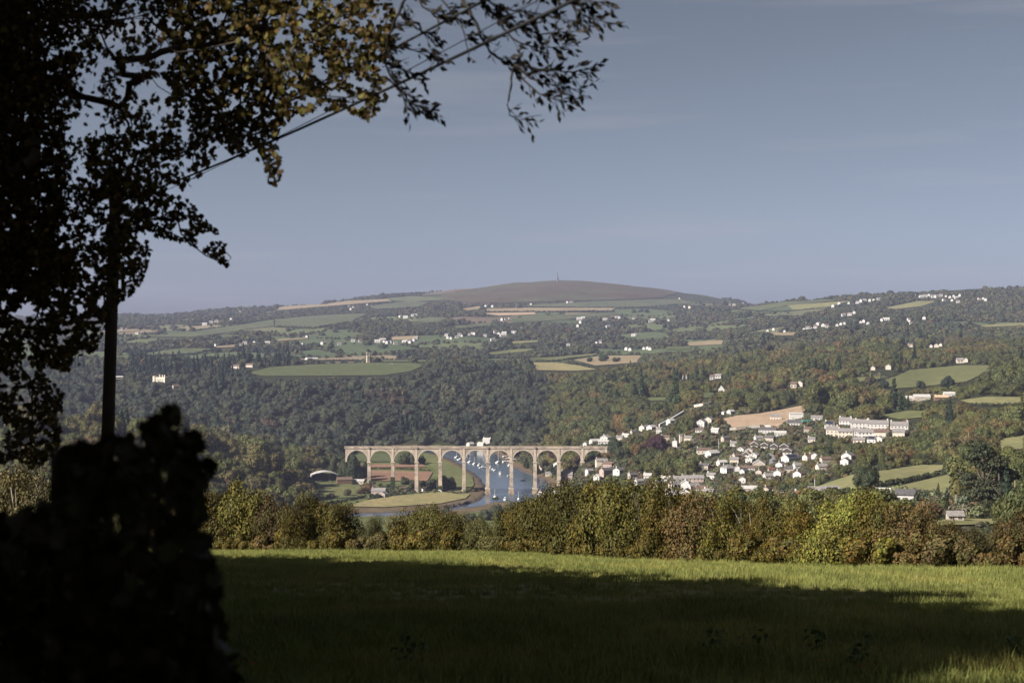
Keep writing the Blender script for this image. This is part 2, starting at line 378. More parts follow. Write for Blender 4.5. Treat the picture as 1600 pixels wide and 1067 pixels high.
quads = np.stack([idx[:-1, :-1], idx[:-1, 1:], idx[1:, 1:], idx[1:, :-1]], -1).reshape(-1, 4)
me = mesh_np('land', np.stack([gx, gY, gz], -1).reshape(-1, 3), quads, vcol_mat(), smooth=True)
soil = np.zeros((nr * nc, 4), np.float32); soil[:] = (0.022, 0.024, 0.011, 1)
fx, fy, fz = gx.ravel(), gY.ravel(), gz.ravel()
# river-side mud and the open valley floor
rb = (fy > 950) & (fy < 1760) & (np.abs(fx + 80) < 420)
dd = np.full(fx.shape, 1e9); dd[rb] = poly_dist(fx[rb], fy[rb], RIV)
flat = rb & (fz < 3.0) & (fx < 60)
soil[flat] = (0.075, 0.085, 0.03, 1)
soil[rb & (dd < 9)] = (0.085, 0.058, 0.036, 1)
soil[rb & (dd < 24) & (fx < 0) & (fy > 1120) & (fy < 1320) & (fz < 2.6)] = (0.088, 0.066, 0.038, 1)
soil[rb & (dd < 3.5)] = (0.06, 0.05, 0.045, 1)
fk = np.where((fy > 2600) & (fy < 7300))[0]; ck, cb = cells(fx[fk], fy[fk])
soil[fk, :3] = np.where(CFIELD[ck][:, None], CCOL[ck], np.array((0.03, 0.036, 0.017)))
ca = me.color_attributes.new('soil', 'FLOAT_COLOR', 'POINT'); ca.data.foreach_set('color', soil.ravel())
tag(obj('terrain', me), kind='structure')

# water
m, n, b = nodemat('river water')
b.inputs['Base Color'].default_value = (0.045, 0.062, 0.085, 1); b.inputs['Roughness'].default_value = 0.12
b.inputs['Specular IOR Level'].default_value = 0.5; b.inputs['IOR'].default_value = 1.33
tc = n.nodes.new('ShaderNodeTexCoord'); mp = n.nodes.new('ShaderNodeMapping'); mp.inputs['Scale'].default_value = (1, 0.35, 1)
no = n.nodes.new('ShaderNodeTexNoise'); no.inputs['Scale'].default_value = 0.55; no.inputs['Detail'].default_value = 5
n2 = n.nodes.new('ShaderNodeTexNoise'); n2.inputs['Scale'].default_value = 0.018; n2.inputs['Detail'].default_value = 3
n.links.new(tc.outputs['Object'], mp.inputs['Vector']); n.links.new(mp.outputs[0], no.inputs['Vector']); n.links.new(mp.outputs[0], n2.inputs['Vector'])
bu = n.nodes.new('ShaderNodeBump'); bu.inputs['Strength'].default_value = 0.35; bu.inputs['Distance'].default_value = 0.35
n.links.new(no.outputs['Fac'], bu.inputs['Height']); n.links.new(bu.outputs[0], b.inputs['Normal'])
r = n.nodes.new('ShaderNodeMapRange'); r.inputs['From Min'].default_value = 0.4; r.inputs['From Max'].default_value = 0.6; r.inputs['To Min'].default_value = 0.06; r.inputs['To Max'].default_value = 0.3
n.links.new(n2.outputs['Fac'], r.inputs['Value']); n.links.new(r.outputs[0], b.inputs['Roughness'])
tag(obj('river', mesh_np('river', [(-420, 940, 0), (150, 940, 0), (150, 1790, 0), (-420, 1790, 0)], np.array([[0, 1, 2, 3]]), m)), kind='structure')

# ------------------------------------------------------------------ fields, draped over the land
GR = mat_field('pasture', (0.080, 0.088, 0.036), (0.100, 0.100, 0.044), 0.012, 0.15)
GR2 = mat_field('fresh pasture', (0.056, 0.068, 0.028), (0.070, 0.078, 0.034), 0.012, 0.15)
GRY = mat_field('dry pasture', (0.15, 0.138, 0.065), (0.12, 0.122, 0.055), 0.015, 0.15)
GRB = mat_field('far pasture', (0.058, 0.070, 0.036), (0.074, 0.080, 0.041), 0.006, 0.05)
TAN = mat_field('stubble', (0.20, 0.155, 0.095), (0.17, 0.135, 0.085), 0.01, 0.2)
PLO = mat_field('ploughed soil', (0.16, 0.092, 0.062), (0.19, 0.115, 0.078), 0.02, 0.3, stripes=0.25)
HEA = mat_field('heath', (0.052, 0.034, 0.022), (0.060, 0.062, 0.032), 0.0045, 0.03)
RED = mat_field('reedy meadow', (0.21, 0.165, 0.085), (0.14, 0.135, 0.06), 0.03, 0.25)
EAR = mat_field('bare earth', (0.29, 0.215, 0.15), (0.24, 0.17, 0.115), 0.03, 0.25)
ASP = mat_field('old asphalt', (0.16, 0.155, 0.15), (0.13, 0.125, 0.12), 0.05, 0.5)
MUD = mat_field('river mud', (0.085, 0.062, 0.045), (0.11, 0.085, 0.06), 0.05, 0.5)

def clip_cell(poly, x0, x1, y0, y1):
    for ax, v, s in ((0, x0, 1), (0, x1, -1), (1, y0, 1), (1, y1, -1)):
        out = []
        for i in range(len(poly)):
            a, b_ = poly[i - 1], poly[i]
            ia, ib = (a[ax] - v) * s >= 0, (b_[ax] - v) * s >= 0
            if ia != ib:
                t = (v - a[ax]) / (b_[ax] - a[ax])
                out.append((a[0] + (b_[0] - a[0]) * t, a[1] + (b_[1] - a[1]) * t))
            if ib: out.append(b_)
        poly = out
        if len(poly) < 3: return []
    return poly
FIELD_PX = []
def outline(pp, rough=0.0):
    out = []
    for i in range(len(pp)):
        a, b_ = pp[i], pp[(i + 1) % len(pp)]
        k = max(2, int(math.hypot(a[0] - b_[0], (a[1] - b_[1]) * 3) / 7))
        for j in range(k):
            t = j / k; out.append((a[0] + (b_[0] - a[0]) * t, a[1] + (b_[1] - a[1]) * t))
    return out
def field(name, pp, mat, lift=1.0, keepclear=True, y0=160, n=16):
    o2 = outline(pp)
    W = [hit(p[0], p[1], y0) for p in o2]
    poly = [(q[0], q[1]) for q in W]
    if keepclear: FIELD_PX.append((np.array(pp, float), np.array(poly)))
    xs = [p[0] for p in poly]; ys = [p[1] for p in poly]
    nx = n; ny = n
    X = np.linspace(min(xs), max(xs), nx + 1); Yv = np.linspace(min(ys), max(ys), ny + 1)
    vs = []; fs = []; dic = {}
    for i in range(nx):
        for j in range(ny):
            c = clip_cell(poly, X[i], X[i + 1], Yv[j], Yv[j + 1])
            f = []
            for p in c:
                k = (round(p[0], 2), round(p[1], 2))
                if k not in dic: dic[k] = len(vs); vs.append(k)
                if not f or f[-1] != dic[k]: f.append(dic[k])
            if len(f) > 2 and f[0] == f[-1]: f.pop()
            if len(set(f)) >= 3 and len(set(f)) == len(f): fs.append(tuple(f))
    va = np.array(vs); z = ground(va[:, 0], va[:, 1]) + lift * (0.25 + va[:, 1] * 0.00035)
    me = mesh_np(name, np.column_stack([va, z]), fs, mat, smooth=True)
    bm = bmesh.new(); bm.from_mesh(me); bmesh.ops.recalc_face_normals(bm, faces=bm.faces)
    if sum(f.normal.z for f in bm.faces) < 0: bmesh.ops.reverse_faces(bm, faces=bm.faces)
    bm.to_mesh(me); bm.free()
    return tag(obj(name, me), kind='structure')

FIELDS = [
 ('green_field', [(385, 583), (420, 574), (480, 570), (560, 567.5), (640, 567.5), (665, 571), (640, 581), (600, 587), (480, 588), (410, 588)], GR2),
 ('green_field', [(590, 563.5), (670, 563), (672, 566), (600, 566)], GR2),
 ('stubble_field', [(465, 561), (560, 561), (560, 563), (465, 563.5)], TAN),
 ('stubble_field', [(832, 567), (870, 567), (905, 572), (932, 578), (900, 580), (838, 579)], RED),
 ('stubble_field', [(897, 563), (940, 557), (1000, 556), (1003, 561), (1000, 567), (930, 572)], TAN),
 ('green_field', [(825, 561.5), (930, 553), (938, 555), (865, 564)], GR),
 ('ploughed_field', [(560, 726), (660, 726), (666, 730.5), (560, 731)], PLO),
 ('ploughed_field', [(560, 735), (676, 738), (668, 752), (560, 752)], PLO),
 ('meadow', [(560, 709), (612, 710), (650, 714), (650, 722), (560, 722)], GR2),
 ('meadow', [(560, 703.5), (640, 704.5), (640, 707.5), (560, 707.5)], GR),
 ('riverside_meadow', [(662, 711), (684, 715), (704, 724), (722, 734), (738, 746), (741, 757), (735, 766), (712, 771), (690, 764), (685, 750), (680, 735), (668, 724)], GR),
 ('reedy_meadow', [(540, 792), (575, 782), (620, 775), (690, 769), (718, 773), (735, 772), (728, 779), (690, 787), (600, 793)], RED),
 ('farm_meadow', [(492, 752), (545, 757), (585, 765), (575, 776), (525, 779), (500, 772)], GR),
 ('green_field', [(575, 812), (600, 809), (625, 809), (640, 814), (600, 820)], GR2),
 ('green_field', [(1372, 600), (1395, 589), (1420, 579), (1500, 571.5), (1545, 571.5), (1556, 576), (1510, 597), (1440, 605), (1398, 608)], GR),
 ('green_field', [(1332, 591), (1372, 588), (1380, 591), (1345, 597)], GR),
 ('green_field', [(1375, 650), (1420, 642), (1450, 643), (1452, 652), (1405, 656)], GR),
 ('green_field', [(1500, 626), (1540, 621), (1602, 621), (1602, 632), (1520, 633)], GRY),
 ('dry_field', [(1545, 699), (1570, 686), (1606, 679), (1606, 704), (1570, 710)], GRY),
 ('dry_field', [(1256, 768), (1330, 743), (1440, 727), (1486, 728), (1468, 741), (1380, 759), (1290, 775)], GRY),
 ('dry_field', [(1366, 770), (1440, 752), (1516, 735), (1510, 755), (1482, 775), (1415, 776)], GRY),
 ('dry_field', [(1400, 818), (1500, 812), (1570, 812), (1570, 820), (1420, 824)], GRY),
 ('heath', [(690, 459), (760, 449), (800, 443), (830, 440), (872, 438), (930, 439), (1000, 446), (1040, 452), (1060, 458), (1030, 466), (960, 469), (850, 472), (740, 474), (690, 469)], HEA),
 ('far_green_field', [(800, 479), (850, 476), (940, 471), (1062, 468), (1085, 474), (1000, 481), (860, 480)], GRB),
 ('far_stubble_field', [(758, 483), (830, 481.5), (962, 482), (955, 486), (760, 487.5)], TAN),
 ('far_brown_field', [(752, 490), (835, 488.5), (838, 492), (780, 494)], EAR),
 ('far_green_field', [(792, 499), (880, 492), (962, 489), (970, 492), (870, 501), (800, 505)], GRB),
 ('far_green_field', [(430, 499), (500, 493), (575, 490), (548, 503), (490, 513), (430, 511)], GRB),
 ('far_green_field', [(300, 517), (370, 507), (428, 499), (428, 510), (370, 517)], GRB),
 ('far_green_field', [(225, 527), (330, 515), (380, 517), (300, 527)], GRB),
 ('far_green_field', [(576, 479), (640, 471), (668, 474), (652, 480), (590, 485)], GRB),
 ('far_stubble_field', [(440, 478), (520, 472), (605, 468), (612, 471), (500, 480), (430, 486)], TAN),
 ('far_green_field', [(600, 467.5), (640, 463.5), (690, 465), (710, 468), (650, 472), (620, 471)], GRB),
 ('far_green_field', [(640, 502), (670, 496), (700, 497), (682, 505), (645, 508)], GRB),
 ('far_green_field', [(708, 510), (768, 504), (766, 510), (715, 515)], GRB),
 ('far_stubble_field', [(720, 483), (750, 479), (752, 484), (730, 486)], TAN),
 ('far_green_field', [(225, 553), (280, 545), (335, 545), (300, 553), (240, 557)], GRB),
 ('far_stubble_field', [(610, 527), (654, 525), (652, 531), (614, 532)], TAN),
 ('far_stubble_field', [(336, 542), (368, 539), (366, 543), (340, 544)], TAN),
 ('far_stubble_field', [(432, 531), (480, 528), (482, 530), (436, 533)], TAN),
 ('far_stubble_field', [(183, 516), (215, 516), (215, 518), (184, 519)], TAN),
 ('hill_field', [(1150, 483), (1210, 473), (1290, 468), (1312, 470), (1225, 479), (1186, 486)], GRB),
 ('hill_field', [(1230, 478), (1310, 472), (1330, 470), (1290, 482), (1240, 485)], GRY),
 ('hill_field', [(1382, 482), (1435, 471), (1465, 471), (1440, 479), (1400, 484)], GRY),
 ('hill_field', [(1205, 521), (1245, 519.5), (1240, 525), (1212, 525)], TAN),
 ('far_stubble_field', [(1070, 536), (1130, 532), (1128, 539), (1078, 541)], TAN),
 ('far_green_field', [(1038, 542), (1080, 542), (1078, 546.5), (1042, 547)], GR2),
 ('far_green_field', [(760, 552), (800, 547), (840, 545), (820, 550), (770, 555)], GR),
 ('far_green_field', [(800, 534), (840, 532), (842, 535), (800, 538)], GRY),
 ('far_green_field', [(1530, 509), (1602, 505), (1602, 509), (1540, 512)], GRY),
 ('building_plot', [(1130, 655), (1150, 650), (1185, 647), (1215, 642), (1265, 632), (1262, 640), (1225, 660), (1215, 672), (1180, 668), (1145, 674), (1138, 664)], EAR),
 ('lawn', [(1010, 622), (1045, 621), (1045, 626), (1012, 627)], GR2),
 ('lawn', [(1098, 615), (1115, 614), (1115, 622), (1095, 623)], GR2),
 ('village_street', [(1197, 709), (1206, 708), (1212, 716), (1210, 726), (1200, 729), (1202, 718)], ASP),
 ('mud_bank', [(690, 790), (740, 779), (757, 764), (762, 769), (757, 778), (745, 784), (705, 792)], MUD),
]
for f in FIELDS: field(*f)

# ------------------------------------------------------------------ crowns
LEAF = mat_leaf('leaves', trans=0.12)
BARK = mat_plain('bark', (0.06, 0.048, 0.036), 0.9, 0.4, 1.2)
BARKG = mat_plain('grey bark', (0.20, 0.17, 0.14), 0.9, 0.4, 1.2)

def leaf_quads(pts, nrm, size, rng, spread=0.28, fold=0.2, jitter=0.35):
    """one folded diamond (two triangles joined along the rib) per point"""
    n = len(pts)
    d = nrm + rng.normal(0, spread, (n, 3)); d /= np.linalg.norm(d, axis=1, keepdims=True) + 1e-9
    a = np.cross(d, rng.normal(0, 1, (n, 3))); a /= np.linalg.norm(a, axis=1, keepdims=True) + 1e-9
    b_ = np.cross(d, a)
    s = size * (1 + rng.uniform(-jitter, jitter, (n, 1)))
    v = np.stack([pts - a * s, pts + b_ * s * 0.62 + d * s * fold, pts + a * s, pts - b_ * s * 0.62 + d * s * fold], 1).reshape(-1, 3)
    i = np.arange(n)[:, None] * 4
    return v, np.concatenate([i + [0, 1, 2], i + [0, 2, 3]], 1).reshape(-1, 3)

def crown_pts(seed, n, lobes=9, flat=0.85, low=0.0):
    """points on the outside of a heap of lobes, unit size (radius about 1, standing on z=0)"""
    rng = np.random.default_rng(seed)
    C = []; R = []
    for k in range(lobes):
        for _ in range(50):
            a = rng.uniform(0, 2 * math.pi); r = math.sqrt(rng.uniform(0, 1)) * 0.72; z = rng.uniform(low, 1.0)
            lim = math.sqrt(max(0.02, 1 - (z * 1.0 - 0.28) ** 2 * 1.6))
            if r < 0.75 * lim: break
        C.append((r * math.cos(a), r * math.sin(a), (0.30 + z * 0.85) * flat)); R.append(rng.uniform(0.20, 0.40))
    C.append((0, 0, 0.55 * flat)); R.append(0.5)
    C = np.array(C); R = np.array(R)
    out = []; nn = []
    while sum(len(o) for o in out) < n:
        m = n
        k = rng.choice(len(C), m, p=R ** 2 / (R ** 2).sum())
        d = rng.normal(0, 1, (m, 3)); d /= np.linalg.norm(d, axis=1, keepdims=True)
        d[:, 2] = np.where(rng.random(m) < 0.3, np.abs(d[:, 2]), d[:, 2])
        p = C[k] + d * R[k][:, None] * rng.normal(1.0, 0.09, (m, 1))
        inside = np.zeros(m, bool)
        for c, r in zip(C, R): inside |= np.linalg.norm(p - c, axis=1) < r * 0.86
        ok = ~inside & (p[:, 2] > 0.06)
        out.append(p[ok]); nn.append(d[ok])
    return np.concatenate(out)[:n], np.concatenate(nn)[:n], C, R

def crown_mesh(name, seed, n, size, lobes=9, flat=0.85, mat=None, core=True):
    rng = np.random.default_rng(seed + 99)
    p, d, C, R = crown_pts(seed, n, lobes, flat)
    v, f = leaf_quads(p, d, size, rng)
    if core:      # the crowded inner leaves
        V = [v]; Fc = [f]; k = len(v)
        bm = bmesh.new(); bmesh.ops.create_icosphere(bm, subdivisions=1, radius=1.0)
        iv = np.array([q.co[:] for q in bm.verts]); ifc = np.array([[q.index for q in t.verts] for t in bm.faces]); bm.free()
        for c, r in zip(C, R):
            V.append(c + iv * r * 0.72 * rng.uniform(0.9, 1.08, (len(iv), 1))); Fc.append(ifc + k); k += len(iv)
        v = np.concatenate(V); f = np.concatenate(Fc)
    return mesh_np(name, v, f, mat or LEAF)

def conifer_mesh(name, seed, n, size, mat=None, wide=0.42):
    """a dark conifer: tiers of drooping sprays on a tall cone; height 2, radius about wide"""
    rng = np.random.default_rng(seed)
    z = 2.0 * (1 - np.sqrt(rng.uniform(0, 1, n)) * 0.94); tier = np.round(z * 7) / 7 + rng.normal(0, 0.03, n)
    z = np.clip(tier, 0.08, 2.0); a = rng.uniform(0, 2 * math.pi, n)
    lump = 1 + 0.25 * np.sin(a * 3 + seed) + 0.18 * np.sin(a * 5 + z * 6)
    rr = wide * (1 - z / 2.05) ** 0.75 * lump * np.sqrt(rng.uniform(0.35, 1, n))
    p = np.stack([rr * np.cos(a), rr * np.sin(a), z - rr * 0.25], 1)
    d = np.stack([np.cos(a), np.sin(a), np.full(n, 0.7)], 1); d /= np.linalg.norm(d, axis=1, keepdims=True)
    v, f = leaf_quads(p, d, size, rng, spread=0.5)
    return mesh_np(name, v, f, mat or LEAF)

def trunk_mesh(name, seed, h, r, limbs=3, spread=0.5, mat=None):
    rr = random.Random(seed); mb = MB()
    mb.tube([(0, 0, -0.1), (0.02 * h, 0, h * 0.35), (-0.02 * h, 0.02 * h, h * 0.7), (0, 0, h)], [r * 1.25, r, r * 0.75, r * 0.35], 7)
    for k in range(limbs):
        a = k * 2 * math.pi / limbs + rr.uniform(-.5, .5); z0 = h * rr.uniform(0.3, 0.6)
        e = h * spread * rr.uniform(0.7, 1.1)
        mb.tube([(0, 0, z0), (math.cos(a) * e * .45, math.sin(a) * e * .45, z0 + h * .17), (math.cos(a) * e, math.sin(a) * e, z0 + h * .42)], [r * .55, r * .4, r * .12], 5)
    return mb.mesh(name, mat or BARK, True)

# ------------------------------------------------------------------ GN scatter for what nobody could count
def scatter(name, pts, scale, rot, tint, protos, sz=None):
    """one object: points that carry scale, turn and tint, with crowns set on them by geometry nodes"""
    me = bpy.data.meshes.new(name); me.vertices.add(len(pts)); me.vertices.foreach_set('co', np.asarray(pts, np.float32).ravel())
    n = len(pts)
    sv = np.repeat(np.asarray(scale, np.float32)[:, None], 3, 1)
    if sz is not None: sv[:, 2] *= np.asarray(sz, np.float32)
    for nm, ty, arr, key in (('size', 'FLOAT_VECTOR', sv.ravel(), 'vector'), ('turn', 'FLOAT_VECTOR', np.column_stack([np.zeros(n), np.zeros(n), rot]).astype(np.float32).ravel(), 'vector'),
                             ('which', 'INT', nrg.integers(0, len(protos), n).astype(np.int32), 'value')):
        a = me.attributes.new(nm, ty, 'POINT'); a.data.foreach_set(key, arr)
    a = me.attributes.new('tint', 'FLOAT_COLOR', 'POINT'); a.data.foreach_set('color', np.column_stack([tint, np.ones(n)]).astype(np.float32).ravel())
    o = obj(name, me)
    c = bpy.data.collections.new(name + ' shapes')
    for i, pm in enumerate(protos):
        c.objects.link(bpy.data.objects.new('%s shape %02d' % (name, i), pm))
    g = bpy.data.node_groups.new(name, 'GeometryNodeTree')
    g.interface.new_socket('Geometry', in_out='INPUT', socket_type='NodeSocketGeometry'); g.interface.new_socket('Geometry', in_out='OUTPUT', socket_type='NodeSocketGeometry')
    gi = g.nodes.new('NodeGroupInput'); go = g.nodes.new('NodeGroupOutput')
    ci = g.nodes.new('GeometryNodeCollectionInfo'); ci.inputs['Collection'].default_value = c
    ci.inputs['Separate Children'].default_value = True; ci.inputs['Reset Children'].default_value = True
    ip = g.nodes.new('GeometryNodeInstanceOnPoints'); ip.inputs['Pick Instance'].default_value = True
    def na(nm, ty):
        q = g.nodes.new('GeometryNodeInputNamedAttribute'); q.data_type = ty; q.inputs['Name'].default_value = nm; return q.outputs['Attribute']
    g.links.new(gi.outputs[0], ip.inputs['Points']); g.links.new(ci.outputs[0], ip.inputs['Instance'])
    g.links.new(na('which', 'INT'), ip.inputs['Instance Index']); g.links.new(na('size', 'FLOAT_VECTOR'), ip.inputs['Scale'])
    er = g.nodes.new('FunctionNodeEulerToRotation'); g.links.new(na('turn', 'FLOAT_VECTOR'), er.inputs[0]); g.links.new(er.outputs[0], ip.inputs['Rotation'])
    g.links.new(ip.outputs[0], go.inputs[0])
    md = o.modifiers.new('scatter', 'NODES'); md.node_group = g
    return tag(o, kind='stuff')

def pine_mesh(name, seed, n, size):
    """a spreading pine: flat layered plates of needles with dark gaps between; radius about 1, height about 2.1"""
    rng = np.random.default_rng(seed); V = []
    for k in range(30):
        z = rng.uniform(.25, 2.0); lim = 1.0 - .55 * max(0, z - .9) / 1.1; a = rng.uniform(0, 6.28); r = lim * math.sqrt(rng.uniform(.05, 1)) * .85
        m_ = n // 30; q = rng.normal(0, 1, (m_, 3)); q /= np.linalg.norm(q, axis=1, keepdims=True); q *= rng.uniform(.6, 1, (m_, 1)) ** .5
        V.append((q * [.34, .34, .12] + [r * math.cos(a), r * math.sin(a), z], q * [.4, .4, 1] + [0, 0, .35]))
    p = np.concatenate([v[0] for v in V]); d = np.concatenate([v[1] for v in V]); d /= np.linalg.norm(d, axis=1, keepdims=True)
    v, f = leaf_quads(p, d, size, rng, spread=.5)
    return mesh_np(name, v, f, LEAF)

# ------------------------------------------------------------------ viaduct
STONE = mat_plain('viaduct block', (0.325, 0.265, 0.208), 0.9, 0.5, 0.22)
STONE2 = mat_plain('pale dressed block', (0.39, 0.325, 0.26), 0.9, 0.2, 0.5)
STONE3 = mat_plain('weathered coping', (0.23, 0.19, 0.155), 0.9, 0.3, 0.3)
STONE4 = mat_plain('water stained plinth', (0.26, 0.20, 0.14), 0.9, 0.5, 0.5)
YV = 1280.0; S = YV / F
ZS, ZT = H - 221 * S, H - 700.5 * S + 500 * S          # springing, string course
via = empty('viaduct', (0, YV, 0), label='long pale masonry railway viaduct of tall round arches crossing the river', cat='viaduct')
px0 = 540.0
bays = [px0 + 37 * i for i in range(13)]
XB = [(p - 800) * S for p in bays]
hw = 1.45; DEP = 2.4
def arc(xa, xb, k=18):
    r = (xb - xa) / 2 - hw; cx = (xa + xb) / 2; st = 1.1
    return [(cx - r * math.cos(math.pi * j / k), ZS + (st if 0 < j < k or True else 0) + r * math.sin(math.pi * j / k)) for j in range(k + 1)]
for i in range(12):
    xa, xb = XB[i], XB[i + 1]; A = [(xa + hw, ZS)] + arc(xa, xb) + [(xb - hw, ZS)]
    mb = MB(); n = len(A)
    def top(x): return ZT
    pts = [(xa, ZS)] + A + [(xb, ZS)]
    lo = [(x, z) for x, z in pts]
    vs = []; fs = []
    for y in (-DEP, DEP):
        for x, z in lo: vs.append((x, y, z))
        for x, z in lo: vs.append((x, y, ZT))
    m_ = len(lo)
    for j in range(m_ - 1):
        fs.append((j, j + 1, m_ + j + 1, m_ + j)); b0 = 2 * m_
        fs.append((b0 + j + 1, b0 + j, b0 + m_ + j, b0 + m_ + j + 1))
        fs.append((j + 1, j, b0 + j, b0 + j + 1)); fs.append((m_ + j, m_ + j + 1, b0 + m_ + j + 1, b0 + m_ + j))
    mb.add(vs, fs)
    o = mb.build('arch', STONE, via)
    ring = MB(); r1 = arc(xa, xb); cx = (xa + xb) / 2; zc = ZS + 1.1
    for y0_, y1_ in ((-DEP - 0.12, -DEP + 0.02), (DEP - 0.02, DEP + 0.12)):
        vs = []; fs = []
        for x, z in r1:
            r = math.hypot(x - cx, z - zc)
            for q in (r + 0.003, r + 0.85):
                for y in (y0_, y1_): vs.append((cx + (x - cx) * q / r, y, zc + (z - zc) * q / r))
        for j in range(len(r1) - 1):
            a = 4 * j; b_ = a + 4
            fs += [(a, b_, b_ + 2, a + 2), (a + 1, a + 3, b_ + 3, b_ + 1), (a + 2, b_ + 2, b_ + 3, a + 3), (a, a + 1, b_ + 1, b_)]
        ring.add(vs, fs)
    ring.build('arch_ring', STONE2, o)
par = MB()
for y in (-DEP - 0.05, DEP - 0.40): par.box(XB[0] - 1, XB[-1] + 1, y, y + 0.45, ZT + 0.45, ZT + 1.9)
par.build('parapet', STONE, via)
MB().box(XB[0] - 1, XB[-1] + 1, -DEP - 0.4, DEP + 0.4, ZT + 0.003, ZT + 0.447).build('string_course', STONE3, via)
MB().box(XB[0] - 1, XB[-1] + 1, -DEP - 0.18, -DEP + 0.5, ZT + 1.903, ZT + 2.15).build('coping', STONE2, via)
for i in range(1, 12):
    x = XB[i]; g0 = float(ground(np.array([x]), np.array([YV]))[0]); base = max(min(g0, 40) - 3.0, -2.5)
    if base > ZS - 4: base = ZS - 4
    mb = MB(); h = ZS - base; k = 1 + h / 34 * 0.22
    a, b_ = hw * k, 2.45 * k
    mb.add([(x - a, -b_, base), (x + a, -b_, base), (x + a, b_, base), (x - a, b_, base), (x - hw, -2.4, ZS), (x + hw, -2.4, ZS), (x + hw, 2.4, ZS), (x - hw, 2.4, ZS)],
           [(0, 3, 2, 1), (4, 5, 6, 7), (0, 1, 5, 4), (1, 2, 6, 5), (2, 3, 7, 6), (3, 0, 4, 7)])
    pr = mb.build('pier', STONE, via)
    MB().box(x - hw - .45, x + hw + .45, -2.85, 2.85, ZS - 0.9, ZS + 0.15).build('impost', STONE2, pr)
    MB().box(x - hw * .62, x + hw * .62, -2.75, -2.38, ZS + 0.153, ZT - 0.01).build('pilaster', STONE2, pr)
    if bays[i] in (762, 799, 836, 725):
        p2 = MB(); q = 2.6 if bays[i] != 725 else 1.9
        if bays[i] != 725:
            p2.box(x - q, x + q, -3.9, 3.9, -1.5, 1.4); p2.box(x - q * .85, x + q * .85, -3.5, 3.5, 1.4, 4.2)
            p2.build('plinth', STONE4, pr); MB().box(x - q * .93, x + q * .93, -3.7, 3.7, 4.203, 5.1).build('plinth_band', STONE2, pr)
        else: p2.box(x - q * 1.2, x + q * 1.2, -3.2, 3.2, g0 - 1, g0 + 1.4).build('plinth', STONE2, pr)
# refuges that jut from the parapet
for bx in (577, 651, 762, 836):
    x = (bx - 800) * S
    MB().box(x - 1.1, x + 1.1, -DEP - 1.0, -DEP - 0.41, ZT + 0.05, ZT + 1.75).build('refuge', STONE3, via)

# ------------------------------------------------------------------ houses
WHI = mat_plain('white render', (0.42, 0.40, 0.38), 0.85, 0.08, 0.6)
CRE = mat_plain('cream render', (0.46, 0.40, 0.33), 0.85, 0.12, 0.6)
GRW = mat_plain('grey rubble wall', (0.34, 0.29, 0.24), 0.9, 0.35, 0.9)
PIN = mat_plain('pink brown rubble wall', (0.30, 0.23, 0.20), 0.9, 0.3, 0.9)
SLA = mat_plain('grey slate', (0.17, 0.155, 0.15), 0.7, 0.3, 0.9)
SLB = mat_plain('dark slate', (0.075, 0.07, 0.072), 0.65, 0.3, 0.9)
SLR = mat_plain('brown tile', (0.105, 0.072, 0.056), 0.8, 0.3, 0.9)
SLL = mat_plain('pale fibre roof', (0.33, 0.315, 0.295), 0.75, 0.2, 0.5)
RED_ = mat_plain('red tile', (0.13, 0.048, 0.04), 0.8, 0.3, 0.9)
PANE = mat_plain('window pane', (0.02, 0.022, 0.026), 0.15, 0.2, 1.0, spec=0.5)
TIM = mat_plain('brown boards', (0.13, 0.08, 0.05), 0.85, 0.3, 1.5)
DKB = mat_plain('dark boards', (0.05, 0.04, 0.035), 0.85, 0.3, 1.5)
SOL = mat_plain('solar glass', (0.018, 0.022, 0.04), 0.12, 0.2, 1.0, spec=0.6)
EARW = mat_plain('rough earth', (0.36, 0.26, 0.17), 0.95, 0.3, 0.8)
GRN_ = mat_plain('green sheet', (0.03, 0.22, 0.17), 0.6, 0.2, 0.8)
WINM = MB().box(-.5, .5, -.05, 0, 0, 1.15).mesh('window', PANE)
FRM = MB().box(-.62, .62, -.03, .01, -.12, -.02).box(-.04, .04, -.075, -.05, 0, 1.15).mesh('window_frame', WHI)
DOORM = MB().box(-.5, .5, -.06, 0, 0, 2.0).mesh('door', DKB)
HOUSES = []       # (x, Y, reach, px0, px1, py_top, py_mid) kept clear of trees
def keep(x, y, px, py, half, hpx, reach):
    HOUSES.append((x, y, reach, px - half, px + half, py - hpx, py - hpx * 0.42))

